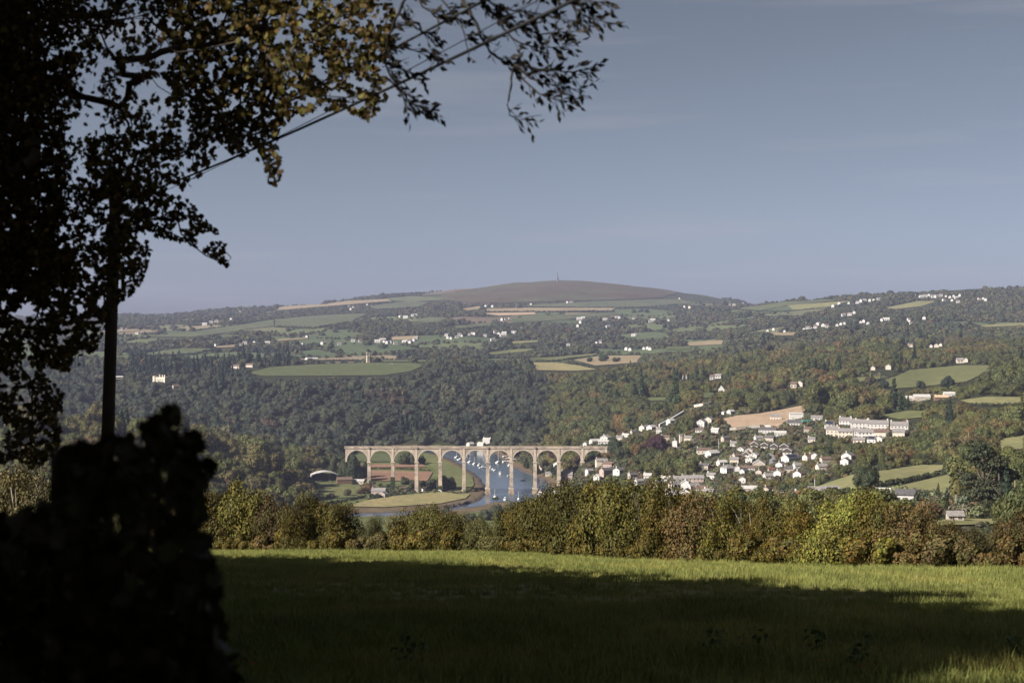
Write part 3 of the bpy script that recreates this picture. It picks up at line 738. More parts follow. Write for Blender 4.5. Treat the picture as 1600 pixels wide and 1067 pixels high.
SCALE = [0.92]
def house(px, py, w, d, e, yaw, wall=WHI, roof=SLA, label=None, group=None, pitch=0.62, chim=1, cols=None, storeys=None, hip=False, barge=False, solar=False, cat='house', gablewin=False, y0=170, name='house', boarded=False, at=None):
    p = hit(px, py, y0) if at is None else np.array(at)
    s = p[1] / F
    root = empty(name, tuple(p), math.radians(yaw), label, cat, group)
    rise = d / 2 * pitch; wallb = MB()
    if hip: wallb.box(-w / 2, w / 2, -d / 2, d / 2, -2, e)
    else: wallb.extrude([(-d / 2, -2), (d / 2, -2), (d / 2, e), (0, e + rise), (-d / 2, e)], 'x', -w / 2, w / 2)
    wallb.build('wall', wall, root)
    rb_ = MB(); ov = 0.4; t = 0.28
    if hip:
        k = min(w, d) / 2
        a = [(-w / 2 - ov, -d / 2 - ov, e), (w / 2 + ov, -d / 2 - ov, e), (w / 2 + ov, d / 2 + ov, e), (-w / 2 - ov, d / 2 + ov, e)]
        lng = max(0.3, (w - d) / 2)
        rb_.add(a + [(-lng, 0, e + rise + .3), (lng, 0, e + rise + .3)], [(0, 1, 5, 4), (2, 3, 4, 5), (1, 2, 5), (3, 0, 4), (3, 2, 1, 0)])
    else:
        dz = ov * pitch
        rb_.extrude([(-d / 2 - ov, e - dz + .02), (0, e + rise + .02), (d / 2 + ov, e - dz + .02), (d / 2 + ov, e - dz + t), (0, e + rise + t), (-d / 2 - ov, e - dz + t)], 'x', -w / 2 - .3, w / 2 + .3)
    ro = rb_.build('roof', roof, root)
    if barge:
        bb = MB()
        for x in (-w / 2 - .42, w / 2 + .303):
            bb.extrude([(-d / 2 - ov, e - dz - .25), (0, e + rise - .25), (d / 2 + ov, e - dz - .25), (d / 2 + ov, e - dz + t + .08), (0, e + rise + t + .08), (-d / 2 - ov, e - dz + t + .08)], 'x', x, x + .12)
        bb.build('bargeboard', WHI, root)
    if boarded:  # colour darker than brown boards, to take in the shade of a recessed gable
        for sgn in (-1, 1):
            MB().extrude([(-d / 2 + .1, e * .5), (d / 2 - .1, e * .5), (d / 2 - .1, e), (0, e + rise - .1), (-d / 2 + .1, e)], 'x', *sorted((sgn * (w / 2 + .003), sgn * (w / 2 + .08)))).build('shaded_gable_boarding', DKB, root)
    for k in range(chim):
        x = (-w / 2 + .7) if k == 0 else (w / 2 - .7)
        ch = MB().box(x - .5, x + .5, -.4, .4, e + rise - .6, e + rise + 1.5).build('chimney', wall, root)
        MB().lathe([(.16, e + rise + 1.503), (.13, e + rise + 2.0)], 6, (x, 0)).build('chimney_pot', SLR, ch)
    if solar:
        L = math.hypot(d / 2, rise); a = math.atan2(rise, d / 2); z0 = e + rise * .12 + t + .05; y_ = -d / 2 * .88
        sp = MB(); c_, s_ = math.cos(a), math.sin(a)
        q = [(y_, z0), (y_ + c_ * L * .7, z0 + s_ * L * .7)]
        sp.add([(-w * .4, q[0][0], q[0][1]), (w * .3, q[0][0], q[0][1]), (w * .3, q[1][0], q[1][1]), (-w * .4, q[1][0], q[1][1]),
                (-w * .4, q[0][0] + .05, q[0][1] - .12), (w * .3, q[0][0] + .05, q[0][1] - .12), (w * .3, q[1][0] + .05, q[1][1] - .12), (-w * .4, q[1][0] + .05, q[1][1] - .12)],
               [(0, 1, 2, 3), (7, 6, 5, 4), (0, 4, 5, 1), (1, 5, 6, 2), (2, 6, 7, 3), (3, 7, 4, 0)])
        sp.build('solar_panel', SOL, root)
    cols = cols if cols is not None else max(2, int(w / 3))
    storeys = storeys if storeys is not None else max(1, int(e / 2.5))
    def put(x, y, z, r):
        wv = obj('window', WINM, root, (x, y, z)); wv.rotation_euler.z = r
        f_ = obj('window_frame', FRM, wv)
    for j in range(storeys):
        for k in range(cols):
            x = (k + .5) / cols * w - w / 2
            if j == 0 and k == cols // 2 and storeys > 1:
                dd_ = obj('door', DOORM, root, (x, -d / 2, 0)); continue
            put(x, -d / 2, .8 + 2.5 * j, 0)
    for sgn in (-1, 1):
        if d > 5: put(sgn * w / 2, -d / 5, .9 + 2.5 * (storeys - 1), sgn * math.pi / 2)
        if gablewin: put(sgn * w / 2, d / 5, .9 + 2.5 * (storeys - 1), sgn * math.pi / 2); put(sgn * w / 2, 0, e + .1, sgn * math.pi / 2)
    sc = SCALE[0]; root.scale = (sc, sc, sc); s = s / sc
    ext = (abs(w * math.cos(math.radians(yaw))) + abs(d * math.sin(math.radians(yaw)))) / 2
    if at is None: keep(p[0], p[1], px, py, ext / s, (e + rise) / s, max(w, d) * .62 * sc + 3)
    return root

# the two stepped terraces on the right of the village
TR = 'white terraced houses in the upper row on the hillside'
TL = 'white terraced houses in the lower row on the hillside'
house(1321, 665.5, 11, 8, 5.4, -18, WHI, SLA, 'white house with grey slate roof at the left end of the upper terrace', TR, chim=2, cols=4)
house(1336, 669, 8, 9, 5.4, -14, WHI, SLA, 'white house whose tall gable projects second in the upper terrace', TR, chim=1, gablewin=True)
house(1347, 669.5, 12, 8, 5.4, -14, WHI, SLA, 'white house with pale blue-tinged front third along the upper terrace', TR, chim=2, cols=4)
house(1371, 671.5, 18, 8, 5.6, -14, WHI, SLA, 'widest white house mid way along the upper terrace, many front windows', TR, chim=2, cols=6)
house(1405, 674, 14, 8, 5.4, -14, WHI, SLA, 'white gable-ended house at the right end of the upper terrace', TR, chim=2, cols=5)
house(1297, 671, 9, 7.5, 5, -20, WHI, SLB, 'white house with dark solar roof left of the terraces', None, chim=1, solar=True)
house(1300, 681, 10, 8, 6, -14, CRE, SLA, 'cream house with low garden wall at the left end of the lower terrace', TL, chim=2)
house(1321, 683, 12, 8, 5, -14, CRE, SLA, 'cream house second from the left in the lower terrace', TL, chim=2, cols=4)
house(1339, 683.5, 5, 8, 5.6, -14, WHI, SLA, 'narrow white gabled house mid way along the lower terrace', TL, chim=1, gablewin=True)
house(1355, 684.5, 14, 8, 5, -14, WHI, SLA, 'white house with long grey roof right of centre in the lower terrace', TL, chim=2, cols=5)
house(1377, 683.5, 11, 7, 4.6, -14, CRE, SLR, 'cream house with brown roof near the right end of the lower terrace', TL, chim=1)
house(1404, 684, 9, 7.5, 4.8, -14, CRE, SLA, 'small cream house standing apart below the right end of the upper terrace', TL, chim=1)
house(1364, 691.5, 7, 6, 3, -40, WHI, SLB, 'low white outbuilding with solar panel below the lower terrace', None, chim=0, solar=True)
house(1374, 691, 7, 6, 3, 60, CRE, SLL, 'low cream outbuilding with pale roof below the lower terrace', None, chim=0)
house(1342, 692, 9, 5, 2.8, -14, CRE, SLA, 'low grey-roofed shed in gardens below the lower terrace', None, chim=0, cat='shed')
SCALE[0] = 0.74
# the estate of gabled bungalows
ES = 'gabled estate houses in the middle of the village'
E = [(1159, 706, 9, 7, 3.2, 62, WHI, SLA, 'white bungalow at the upper left corner of the gabled estate'),
     (1171, 708, 10, 8, 3.0, 70, GRW, SLL, 'bungalow with pale grey gable left of the estate street'),
     (1180, 699.5, 10, 8, 4.6, 66, WHI, SLR, 'first of three white-edged dark gables along the top of the estate'),
     (1196, 701, 10, 8, 4.6, 66, WHI, SLR, 'second of three white-edged dark gables along the top of the estate'),
     (1211, 703, 10, 8, 4.6, 66, WHI, SLR, 'third of three white-edged dark gables along the top of the estate'),
     (1226, 703.5, 9, 9, 4.6, 70, WHI, SLB, 'highest of the stepped white gables right of the estate street'),
     (1231, 710, 9, 9, 4.4, 70, WHI, SLB, 'middle one of the stepped white gables right of the estate street'),
     (1178, 716, 10, 8, 3.6, 68, WHI, SLL, 'white bungalow with pale roof half way down the estate row'),
     (1172, 722, 9, 7, 3.4, 62, WHI, SLL, 'white bungalow with pale roof lower in the estate row'),
     (1168, 713, 8, 7, 3.2, 60, WHI, SLR, 'white bungalow with brown roof beside the estate street')]
for e in E: house(*e[:8], label=e[8], group=ES, barge=True, boarded=e[7] in (SLR, SLB), gablewin=True, chim=0)
house(1236, 722, 16, 11, 4.4, 32, WHI, SLB, 'large white gable-end building with solar panels right of the estate street', None, chim=0, solar=True, barge=True)
house(1186, 729, 15, 12, 3.4, 78, GRW, SLA, 'broad low grey gabled house at the foot of the estate', None, chim=0, barge=True)
house(1170, 735, 16, 6, 3, -8, WHI, SLR, 'long low white block with garages below the estate', None, chim=0, cols=6)
house(1138, 739, 12, 10, 5.2, 30, WHI, SLA, 'white house with grey hipped roof left of the estate', None, chim=1, hip=True)
house(1152, 738, 5, 5, 5.2, 80, WHI, SLA, 'slim white gabled cottage right of the hipped white house', None, chim=1)
house(1163, 741, 7, 6, 3.6, 40, WHI, SLB, 'small white cottage with dark roof under the garages', None, chim=0)
house(1160, 758, 5, 6, 6, 75, WHI, SLA, 'tall narrow white cottage half hidden by round trees below the estate', None, chim=0)
house(1171, 768.5, 13, 7, 3.2, -3, GRW, SLL, 'grey flat-fronted workshop with pale roof above the autumn hedge', None, chim=0, cols=3)
house(1220, 731, 9, 7, 4, 55, WHI, SLA, 'white house with white gable at the lower end of the street', None, chim=1)
house(1206, 737, 7, 4, 2.6, 5, GRW, RED_, 'small grey garage with red roof edge by the street end', None, chim=0, cat='garage')
house(1249, 746, 9, 8, 4, 50, WHI, SLR, 'brown-roofed cottage with white gable among trees right of the street', None, chim=1)
house(1262, 719, 9, 6, 4, 40, CRE, SLR, 'cream cottage with brown roof right of the solar-roofed building', None, chim=2)
house(1273, 717, 6, 6, 4.2, 70, WHI, SLA, 'white gabled cottage rightmost beyond the solar-roofed building', None, chim=0)
house(1325, 720, 10, 9, 5, 58, WHI, SLA, 'white gabled house alone in trees under the terraces', None, chim=1)
house(1321, 726, 8, 7, 4, 62, WHI, SLR, 'lower white gabled house beside the house alone under the terraces', None, chim=0)
SCALE[0] = 0.82
# houses higher up and to the left
house(1097, 668, 11, 9, 6.2, 62, WHI, SLA, 'two-storey house with broad white gable among dark trees mid village', None, chim=0, barge=True, gablewin=True)
house(1108, 662, 8, 8, 5, 62, CRE, SLA, 'house with pale gable behind the broad white gabled house', None, chim=0, barge=True)
house(1093, 675, 9, 5, 2.8, -10, WHI, SLR, 'low white annexe in front of the broad white gabled house', None, chim=0)
house(1127, 611.5, 9, 9, 3, 80, WHI, SLL, 'white steep-gabled house alone high in the wooded slope', None, chim=0, pitch=1.3)
house(1142, 646.5, 8, 6, 3, 40, WHI, SLL, 'white low house with pale roof above the building plot', None, chim=0)
house(1131, 647.5, 4, 4, 2.6, 40, WHI, SLA, 'small white outhouse left of the low house above the building plot', None, chim=0, cat='shed')
house(1007, 672, 12, 8, 4, 48, CRE, SLA, 'cream bungalow with stepped roofs at the left end of the hillside lane', None, chim=1)
house(1018, 672, 10, 8, 4, 48, WHI, SLL, 'white bungalow with pale sloping roof by the hillside lane', None, chim=0)
house(1048, 661.5, 9, 7, 3.6, 40, WHI, SLL, 'small white bungalow at the foot of the long white wall', None, chim=0)
house(1055, 699, 6, 5, 6.6, 72, WHI, SLA, 'tall narrow white house deep among village trees', None, chim=1)
house(1063.5, 693, 2.6, 2.6, 9, 10, CRE, SLA, 'slender cream tower-like gable beside the tall narrow white house', None, chim=0, cols=1, storeys=1)
house(1100, 708, 14, 6, 3.4, -4, CRE, SLR, 'long low cream house above the white angular house', None, chim=1)
house(1113, 713, 12, 8, 3.6, 38, WHI, SLL, 'white angular house with big pale roof left of the estate', None, chim=0)
house(1212, 656, 12, 7, 4, -6, CRE, SLA, 'half-finished cream house on the building plot', None, chim=0)
house(1244, 655, 15, 9, 6.2, -6, WHI, SLL, 'white block of flats wrapped in sheeting on the building plot', None, chim=0, cols=2, storeys=1, pitch=.25)
house(1241, 664.5, 15, 8, 3.2, -8, WHI, SLB, 'white house with dark roof under the sheeted block of flats', None, chim=0, barge=True)
house(1199, 676, 18, 7, 3.4, -12, WHI, SLB, 'long dark-roofed white house at the foot of the building plot', None, chim=1)
house(1219, 681, 12, 6, 3.2, -8, WHI, SLL, 'pale roofed white house right of the long dark-roofed house', None, chim=0)
house(1276, 656, 12, 6, 3, -10, WHI, SLA, 'low white house right of the building plot', None, chim=0)
MB().box(-6, 6, -1.3, 1.3, 0, 2.6).build('side', GRN_, empty('site_container', tuple(hit(1258, 661)), -.15, 'green site container at the right end of the building plot', 'container'))
# lower village
LV = 'clustered roofs at the foot of the village'
L_ = [(1058, 766, 13, 9, 5, 30, GRW, SLA, 'grey house with large slate roof leftmost of the lower roofs'), (1062, 757, 11, 7, 5, -8, GRW, SLA, 'grey stone house at the back of the lower roofs'),
      (1076, 756, 12, 7, 5, -8, GRW, SLA, 'slate-roofed row house centre back of the lower roofs'), (1091, 755.5, 9, 7, 5, -8, PIN, SLA, 'pinkish row house at the right end of the lower roofs'),
      (1072, 766, 7, 7, 6.4, 72, WHI, SLA, 'white gable in the middle of the lower roofs'), (1082, 768, 9, 7, 5, 30, WHI, SLA, 'white house right of the central white gable in the lower roofs'),
      (1072, 777, 9, 8, 4.4, 70, WHI, SLR, 'white gable just above the autumn hedge in the lower roofs')]
for e in L_: house(*e[:8], label=e[8], group=LV, chim=1, barge=e[6] is WHI)
house(1127, 782, 9, 7, 4.2, 62, WHI, SLA, 'small white gabled bungalow above the russet hedge tree', None, chim=0)
house(1257, 784, 13, 8, 4.6, -12, WHI, RED_, 'white house with dark red roof and gabled dormer above the hedge', None, chim=1, gablewin=True, cols=4)
house(1278, 773, 18, 8, 3, -10, WHI, SLA, 'long white bungalow with grey roof behind the red-roofed house', None, chim=0, cols=6)
house(1300, 772, 9, 7, 3, -10, GRW, SLA, 'grey-roofed garage behind the yellow hedge tree', None, chim=0, cat='garage')
house(1375, 779, 9, 6, 3, -10, WHI, SLL, 'pale roofed bungalow left of the slate-roofed one under the dry field', None, chim=0)
house(1416, 783, 9, 6, 3.2, -14, WHI, SLB, 'white-fronted bungalow with dark slate roof under the dry field', None, chim=0)
house(1492, 814, 4.6, 3.2, 1.9, -4, GRW, SLA, 'small grey shed with slate roof standing in rough grass', None, chim=0, cat='shed', cols=2)
house(1572, 783, 3.4, 3, 2.2, 60, WHI, SLL, 'tiny white cottage gable left of the far dark conifer', None, chim=0)
house(1598, 779, 3.4, 3, 2.4, 60, WHI, SLL, 'white cottage cut by the frame edge beyond the dark conifer', None, chim=0)
# barns right of the green field
house(1424, 626, 14, 8, 3, -4, GRW, SLL, 'left one of the pale roofed barns under the green hill field', None, chim=0, cat='barn', cols=2)
house(1440, 625.5, 18, 9, 4, -4, GRW, SLL, 'widest pale roofed barn under the green hill field', None, chim=0, cat='barn', cols=2)
house(1470, 624, 14, 7, 2.6, -4, TIM, EARW, 'low tan-roofed barn right of the widest pale barn', None, chim=0, cat='barn', cols=2)
house(1483, 619.5, 12, 7, 3, -4, WHI, SLL, 'small white roofed barn highest beside the hill field', None, chim=0, cat='barn', cols=2)
SCALE[0] = 0.85
# the smaller cottages that fill the slope between them
SCALE[0] = 0.72
INF = [(968, 688, 'left of the copper beech'), (978, 684, 'above the copper beech'), (990, 678, 'at the lower end of the hillside lane'), (1030, 676, 'under the hillside lane'), (1040, 688, 'right of the copper beech'), (1075, 690, 'between the slender tower-like gable and the annexe'), (1118, 676, 'right of the low white annexe'),
       (1133, 690, 'under the building plot'), (1146, 697, 'left of the top gables of the estate'), (1152, 716, 'left edge of the estate'), (1147, 724, 'above the hipped white house'), (1128, 727, 'between the angular house and the hipped white house'), (1101, 733, 'left of the hipped white house'), (1112, 748, 'below the hipped white house'),
       (1188, 742, 'under the broad grey gabled house'), (1200, 748, 'under the grey garage'), (1216, 745, 'right of the grey garage'), (1232, 738, 'between the white gable and the brown-roofed cottage'), (1246, 732, 'below the solar-roofed building'), (1290, 724, 'right of the rightmost white gabled cottage'), (1284, 735, 'in trees left of the lone white gables'),
       (1040, 752, 'left of the slate-roofed lower roofs'), (1030, 762, 'left end of the lower roofs'), (1048, 775, 'in front of the grey slate house'), (1096, 768, 'right of the lower roofs'), (1108, 776, 'left of the white bungalow above the russet tree'), (1012, 748, 'between the stone terrace and the lower roofs'), (990, 746, 'right of the stone terrace'), (1000, 758, 'just over the tallest hedge clump'),
       (1198, 770, 'left of the red-roofed house'), (1215, 778, 'near left of the red-roofed house'), (1184, 779, 'below the flat-fronted workshop'), (1203, 690, 'above the top gables of the estate'), (1185, 688, 'left of the long dark-roofed house'), (1262, 676, 'left of the dark solar-roofed house by the terraces'), (1268, 690, 'below the dark solar-roofed house by the terraces')]
for k, (a_, b_, wh) in enumerate(INF):
    wm = [CRE, WHI, GRW, WHI, GRW][k % 5]; rm = [SLA, SLL, SLB, SLA, SLR][k % 5]
    house(a_, b_, rnd.uniform(7, 11), rnd.uniform(6, 8), rnd.uniform(3, 5), rnd.choice([-12, 22, 62, -8, -30, 12]), wm, rm, 'small %s cottage with %s roof %s' % (['cream', 'white', 'grey', 'white', 'grey'][k % 5], ['grey', 'pale', 'dark', 'grey', 'brown'][k % 5], wh), None, chim=1, barge=k % 3 == 0)
SCALE[0] = 0.85
# about the viaduct's right end
house(946, 691, 11, 9, 6, 66, WHI, SLL, 'tall white gabled house above the right end of the viaduct', None, chim=1, barge=True, gablewin=True)
house(944, 693.5, 14, 5, 3, -6, WHI, SLL, 'low white front building under the tall white gabled house', None, chim=0)
house(930, 693, 13, 7, 3.4, 30, CRE, SLL, 'low cream house with long pale roof behind the viaduct parapet', None, chim=0)
house(915, 696.5, 5, 5, 3, 60, WHI, SLA, 'small white cottage left of the long pale roof behind the parapet', None, chim=0)
house(886, 757, 12, 10, 11, -6, PIN, SLA, 'tall pinkish stone house with big slate roof beside the viaduct pier', None, chim=2, cols=3, storeys=3, pitch=0.9)
house(876, 760, 7, 8, 8.5, -6, PIN, SLA, 'lower wing left of the tall pinkish stone house', None, chim=0, cols=2, storeys=2)
house(940, 727, 12, 7, 5, 8, CRE, SLA, 'pale blank-fronted house under the last visible arch', None, chim=1, cols=1)
house(951, 730, 10, 7, 3.6, -30, PIN, SLR, 'brown-roofed house right of the pale blank-fronted house', None, chim=1)
house(921, 741, 7, 6, 4, 30, WHI, SLA, 'white cottage below the pale blank-fronted house', None, chim=0)
house(950, 741, 16, 7, 4.5, 34, PIN, SLB, 'long steep-roofed stone terrace running down from the arch', None, chim=2)
house(966, 742, 9, 7, 5, 60, WHI, SLA, 'white gable behind hedge crest right of the stone terrace', None, chim=1)
house(936, 750, 9, 7, 4, 50, WHI, SLL, 'white cottage glimpsed over the tall hedge tree', None, chim=0)
house(846, 777, 8, 7, 5.5, 66, WHI, SLR, 'white gable by the river at the foot of the third pier', None, chim=1)
house(857, 783, 12, 7, 5, -20, WHI, SLR, 'white riverside house with brown roof above the hedge', None, chim=1)
house(872, 775, 9, 7, 5, 20, GRW, SLA, 'grey riverside house with slate roof beside the hedge tree', None, chim=1)
house(845, 737, 8, 6, 4.5, 64, CRE, SLR, 'cream cottage seen through the arch by the wooded quay', None, chim=1)
house(870, 731, 6, 6, 5, 60, WHI, SLL, 'white cottage beside the pier next to the stone house', None, chim=0)
house(857, 743, 7, 5, 3, 0, CRE, SLA, 'low cream hut on the bank between two piers', None, chim=0)
# across the river behind the viaduct
house(761, 691.5, 11, 7, 4.6, -20, WHI, SLL, 'large white house at the wood foot behind the viaduct', None, chim=2, cols=5, gablewin=True)
house(735, 697.5, 9, 7, 4, 40, WHI, SLL, 'white cottage left of the large white house behind the parapet', None, chim=0)
house(752, 697.5, 10, 7, 4, -30, WHI, SLL, 'long white cottage in front of the large white house', None, chim=0)
SCALE[0] = 0.95
# farm by the river
house(592, 773, 13, 8, 4, -8, PIN, SLA, 'grey-roofed farm cottage by the meadow under the viaduct', None, chim=1)
house(599, 777, 7, 6, 3.2, 70, PIN, SLA, 'gabled porch wing with white edge in front of the farm cottage', None, chim=0, barge=True)
house(556, 755.5, 18, 8, 3, -10, GRW, SLL, 'long open-fronted farm shed with low roof', None, chim=0, cat='shed', cols=4, pitch=.35)
house(538, 756, 15, 9, 4.6, 12, TIM, SLR, 'brown ramshackle farm barn beside the open shed', None, chim=0, cat='barn', pitch=.5)
house(628, 765, 7, 5, 2, 20, TIM, SLR, 'low hut with rusty red roof among riverside bushes', None, chim=0, cat='hut')

# the round-roofed barn
p = hit(507, 750); rt = empty('dutch_barn', tuple(p), math.radians(14), 'large barn with pale curved roof and dark open front', 'barn')
R_ = []; 
for k in range(13):
    a = -1 + 2 * k / 12; R_.append((a * 12.5, 5.0 + 3.4 * (1 - a * a)))
MB().extrude(R_ + [(x, z + .3) for x, z in R_[::-1]], 'y', -7, 9).build('roof', SLL, rt)
for x in (-12.3, -4, 4, 12.3): MB().box(x - .2, x + .2, -6.9, -6.5, -1, 5 + 3.4 * (1 - (x / 12.5) ** 2)).build('post', DKB, rt)
MB().box(-12.2, 12.2, 8.5, 8.8, -1, 5.2).build('back_wall', DKB, rt)
for x in (-12.6, 12.3): MB().box(x, x + .3, -6.4, 8.4, -1, 5.0).build('side_wall', SLL, rt)
MB().box(-12, -2, -8.4, -8.0, -.5, .9).build('low_wall', WHI, rt)
keep(p[0], p[1], 507, 750, 21, 14, 22)

# tower on the green field: tapering square tower with three open arches at its head
p = hit(575, 567.3); p[2] = float(ground(p[0:1], p[1:2])[0])
rt = empty('prospect_tower', tuple(p), math.radians(20), 'slender stone tower with pale corners standing in the green hill field', 'tower')
mb = MB(); 
def ring_(z, h): return [(-h, -h, z), (h, -h, z), (h, h, z), (-h, h, z)]
mb.add(ring_(-1, 3.0) + ring_(13.5, 2.5), [(0, 1, 5, 4), (1, 2, 6, 5), (2, 3, 7, 6), (3, 0, 4, 7), (4, 5, 6, 7), (3, 2, 1, 0)]); mb.build('shaft', STONE2, rt)
for sx in (-1, 1):
    for sy in (-1, 1): MB().box(sx * 2.0 - .45, sx * 2.0 + .45, sy * 2.0 - .45, sy * 2.0 + .45, 13.503, 18.6).build('corner_pillar', STONE2, rt)
MB().box(-2.5, 2.5, -2.5, 2.5, 18.603, 19.6).build('crown_band', STONE2, rt)
MB().box(-.7, .7, -2.86, -2.6, 2, 12).build('recessed_panel', STONE4, rt)
keep(p[0], p[1], 575, 567, 4, 19, 8)

# old manor in the wood on the left
p = hit(252, 601); rt = empty('manor_house', tuple(p), math.radians(-25), 'pale embattled manor house rising out of the wood', 'manor')
MB().box(-8, 8, -5, 5, -3, 11).build('main_block', CRE, rt); MB().box(-11.5, -7.8, -6, 1, -3, 13).build('corner_tower', CRE, rt); MB().box(7.8, 12, -6.5, 2, -3, 12).build('wing', CRE, rt)
bt = MB()
for k in range(9): bt.box(-8 + k * 1.8, -7.1 + k * 1.8, -5.05, -4.6, 11, 12)
bt.build('battlement', CRE, rt)
for x in (-4, 1, 5): MB().box(x - .6, x + .6, 1, 2.2, 11.003, 15).build('chimney', CRE, rt)
for x in (-6, -3, 0, 3, 6):
    for z in (2, 6.5): obj('window', WINM, rt, (x, -5.0, z)).scale = (1.4, 1, 1.6)
keep(p[0], p[1], 252, 601, 14, 20, 18)
house(275, 607, 10, 6, 4, 30, CRE, SLR, 'low wing with cream wall right of the embattled manor', None, chim=0)
house(186, 592, 12, 6, 3, 20, CRE, SLL, 'pale cottage in the wood left of the embattled manor', None, chim=0)
house(369, 575.5, 16, 8, 4, -20, CRE, SLR, 'tan-walled farmhouse left of the green tower field', None, chim=1)
house(391, 573.5, 14, 8, 4, -20, CRE, SLR, 'second tan-walled farm building left of the green tower field', None, chim=0)
house(482, 563.5, 14, 8, 4.5, 55, WHI, SLL, 'white gabled farmhouse behind the green tower field', None, chim=0)
house(492, 563, 12, 8, 3.5, 20, CRE, SLL, 'cream farm building right of the gabled farmhouse behind the tower field', None, chim=0)

# ------------------------------------------------------------------ far white houses: wall and roof only
FARH = [('white houses in the hamlet under the heath', [(905, 500), (911, 498), (945, 501), (968, 498), (965, 497), (990, 499), (1016, 504), (1020, 502), (1045, 502), (950, 512), (887, 474), (893, 474)], WHI),
        ('white houses in the mid valley woods', [(903, 511), (908, 505), (993, 524), (990, 525), (803, 521), (888, 541), (933, 537), (938, 536), (980, 547), (985, 548), (1012, 546), (1016, 547), (1007, 546), (1113, 593), (1122, 591), (1070, 592)], WHI),
        ('white houses in the mid valley village', [(601, 535), (606, 537), (611, 536), (618, 538), (632, 535), (637, 534), (642, 536), (648, 533), (650, 531), (590, 535), (598, 533), (563, 535), (552, 534), (530, 539), (505, 538)], WHI),
        ('white houses right of the mid valley village', [(705, 530), (714, 528), (722, 526), (718, 525), (733, 524), (738, 522), (742, 523), (700, 529), (698, 525), (774, 521), (780, 523), (788, 522), (786, 526), (803, 520), (770, 533), (758, 526)], WHI),
        ('farm buildings on the far left hill', [(545, 479), (552, 481), (549, 484), (574, 477), (626, 496), (645, 494), (650, 493), (634, 497), (785, 501), (790, 500), (797, 500)], WHI),
        ('white houses on the far left slope', [(190, 517), (197, 516), (330, 505), (338, 504), (362, 500), (375, 488), (320, 508), (215, 522), (338, 541), (376, 540), (383, 538), (398, 537), (418, 537), (474, 539), (480, 528), (770, 480), (760, 480), (830, 477)], WHI),
        ('white houses across the right hillside', [(1200, 519), (1209, 516), (1226, 519), (1256, 516), (1262, 514), (1268, 515), (1274, 513), (1279, 508), (1286, 510), (1292, 512), (1308, 510), (1314, 508), (1319, 507), (1345, 505), (1350, 504), (1356, 507), (1378, 502), (1385, 501), (1420, 501), (1423, 507), (1421, 503), (1444, 499)], WHI),
        ('white houses below the right skyline', [(1302, 480), (1312, 476), (1326, 475), (1340, 474), (1346, 472), (1350, 471), (1360, 471), (1366, 470), (1373, 469), (1432, 461), (1440, 465), (1446, 464), (1452, 463), (1458, 465), (1464, 465), (1470, 463), (1478, 464), (1484, 466), (1490, 464), (1495, 467), (1500, 463), (1497, 473), (1488, 471), (1475, 471), (1530, 469), (1536, 468), (1540, 470), (1318, 494), (1328, 493), (1335, 490)], WHI),
        ('stone houses above the right wood', [(1420, 541), (1424, 542), (1455, 543), (1463, 543), (1470, 541), (1500, 567), (1509, 566), (1364, 578), (1388, 577), (1245, 603), (1240, 606), (1250, 604)], CRE),
        ('pale farm buildings beside the far right skyline fields', [(1140, 477), (1147, 478), (1160, 475), (1167, 474), (1070, 481), (1078, 482), (1062, 468)], CRE)]
FWALL = []; FROOF = []
for i, (w_, d_, e_) in enumerate([(9, 6, 3.6), (12, 6, 3.2), (6.5, 6, 4.2)]):
    FWALL.append([MB().extrude([(-d_ / 2, -2), (d_ / 2, -2), (d_ / 2, e_), (0, e_ + 2.4), (-d_ / 2, e_)], 'x', -w_ / 2, w_ / 2).mesh('wall', m_) for m_ in (WHI, CRE)])
    FROOF.append(MB().extrude([(-d_ / 2 - .4, e_ - .2), (0, e_ + 2.42), (d_ / 2 + .4, e_ - .2), (d_ / 2 + .4, e_ + .1), (0, e_ + 2.75), (-d_ / 2 - .4, e_ + .1)], 'x', -w_ / 2 - .2, w_ / 2 + .2).mesh('roof', [SLA, SLL, SLR][i]))
FWIN = MB().box(-.8, .8, -.06, 0, 0, 1.6).mesh('window', PANE)
for gname, lst, wm in FARH:
    lst = sorted(lst)
    for qi, q in enumerate(lst):
        p = hit(*q); k = rnd.randrange(3)
        r = empty('far_house', tuple(p), rnd.choice([rnd.uniform(-.5, .3), rnd.uniform(.9, 1.4)]), '%s of the %s' % (nth(qi, len(lst)), gname), 'house', gname)
        obj('wall', FWALL[k][0 if wm is WHI else 1], r); obj('roof', FROOF[k], r)
        for x in (-1.7, 1.7): obj('window', FWIN, r, (x, -3, 1.2))
        sc = rnd.uniform(.75, 1.15) + 0.3 * min(1, max(0, (p[1] - 2500) / 2000)); r.scale = (sc, sc, sc)
        s = p[1] / F; keep(p[0], p[1], q[0], q[1], 5 / s, 3.4 * sc / s, 9)

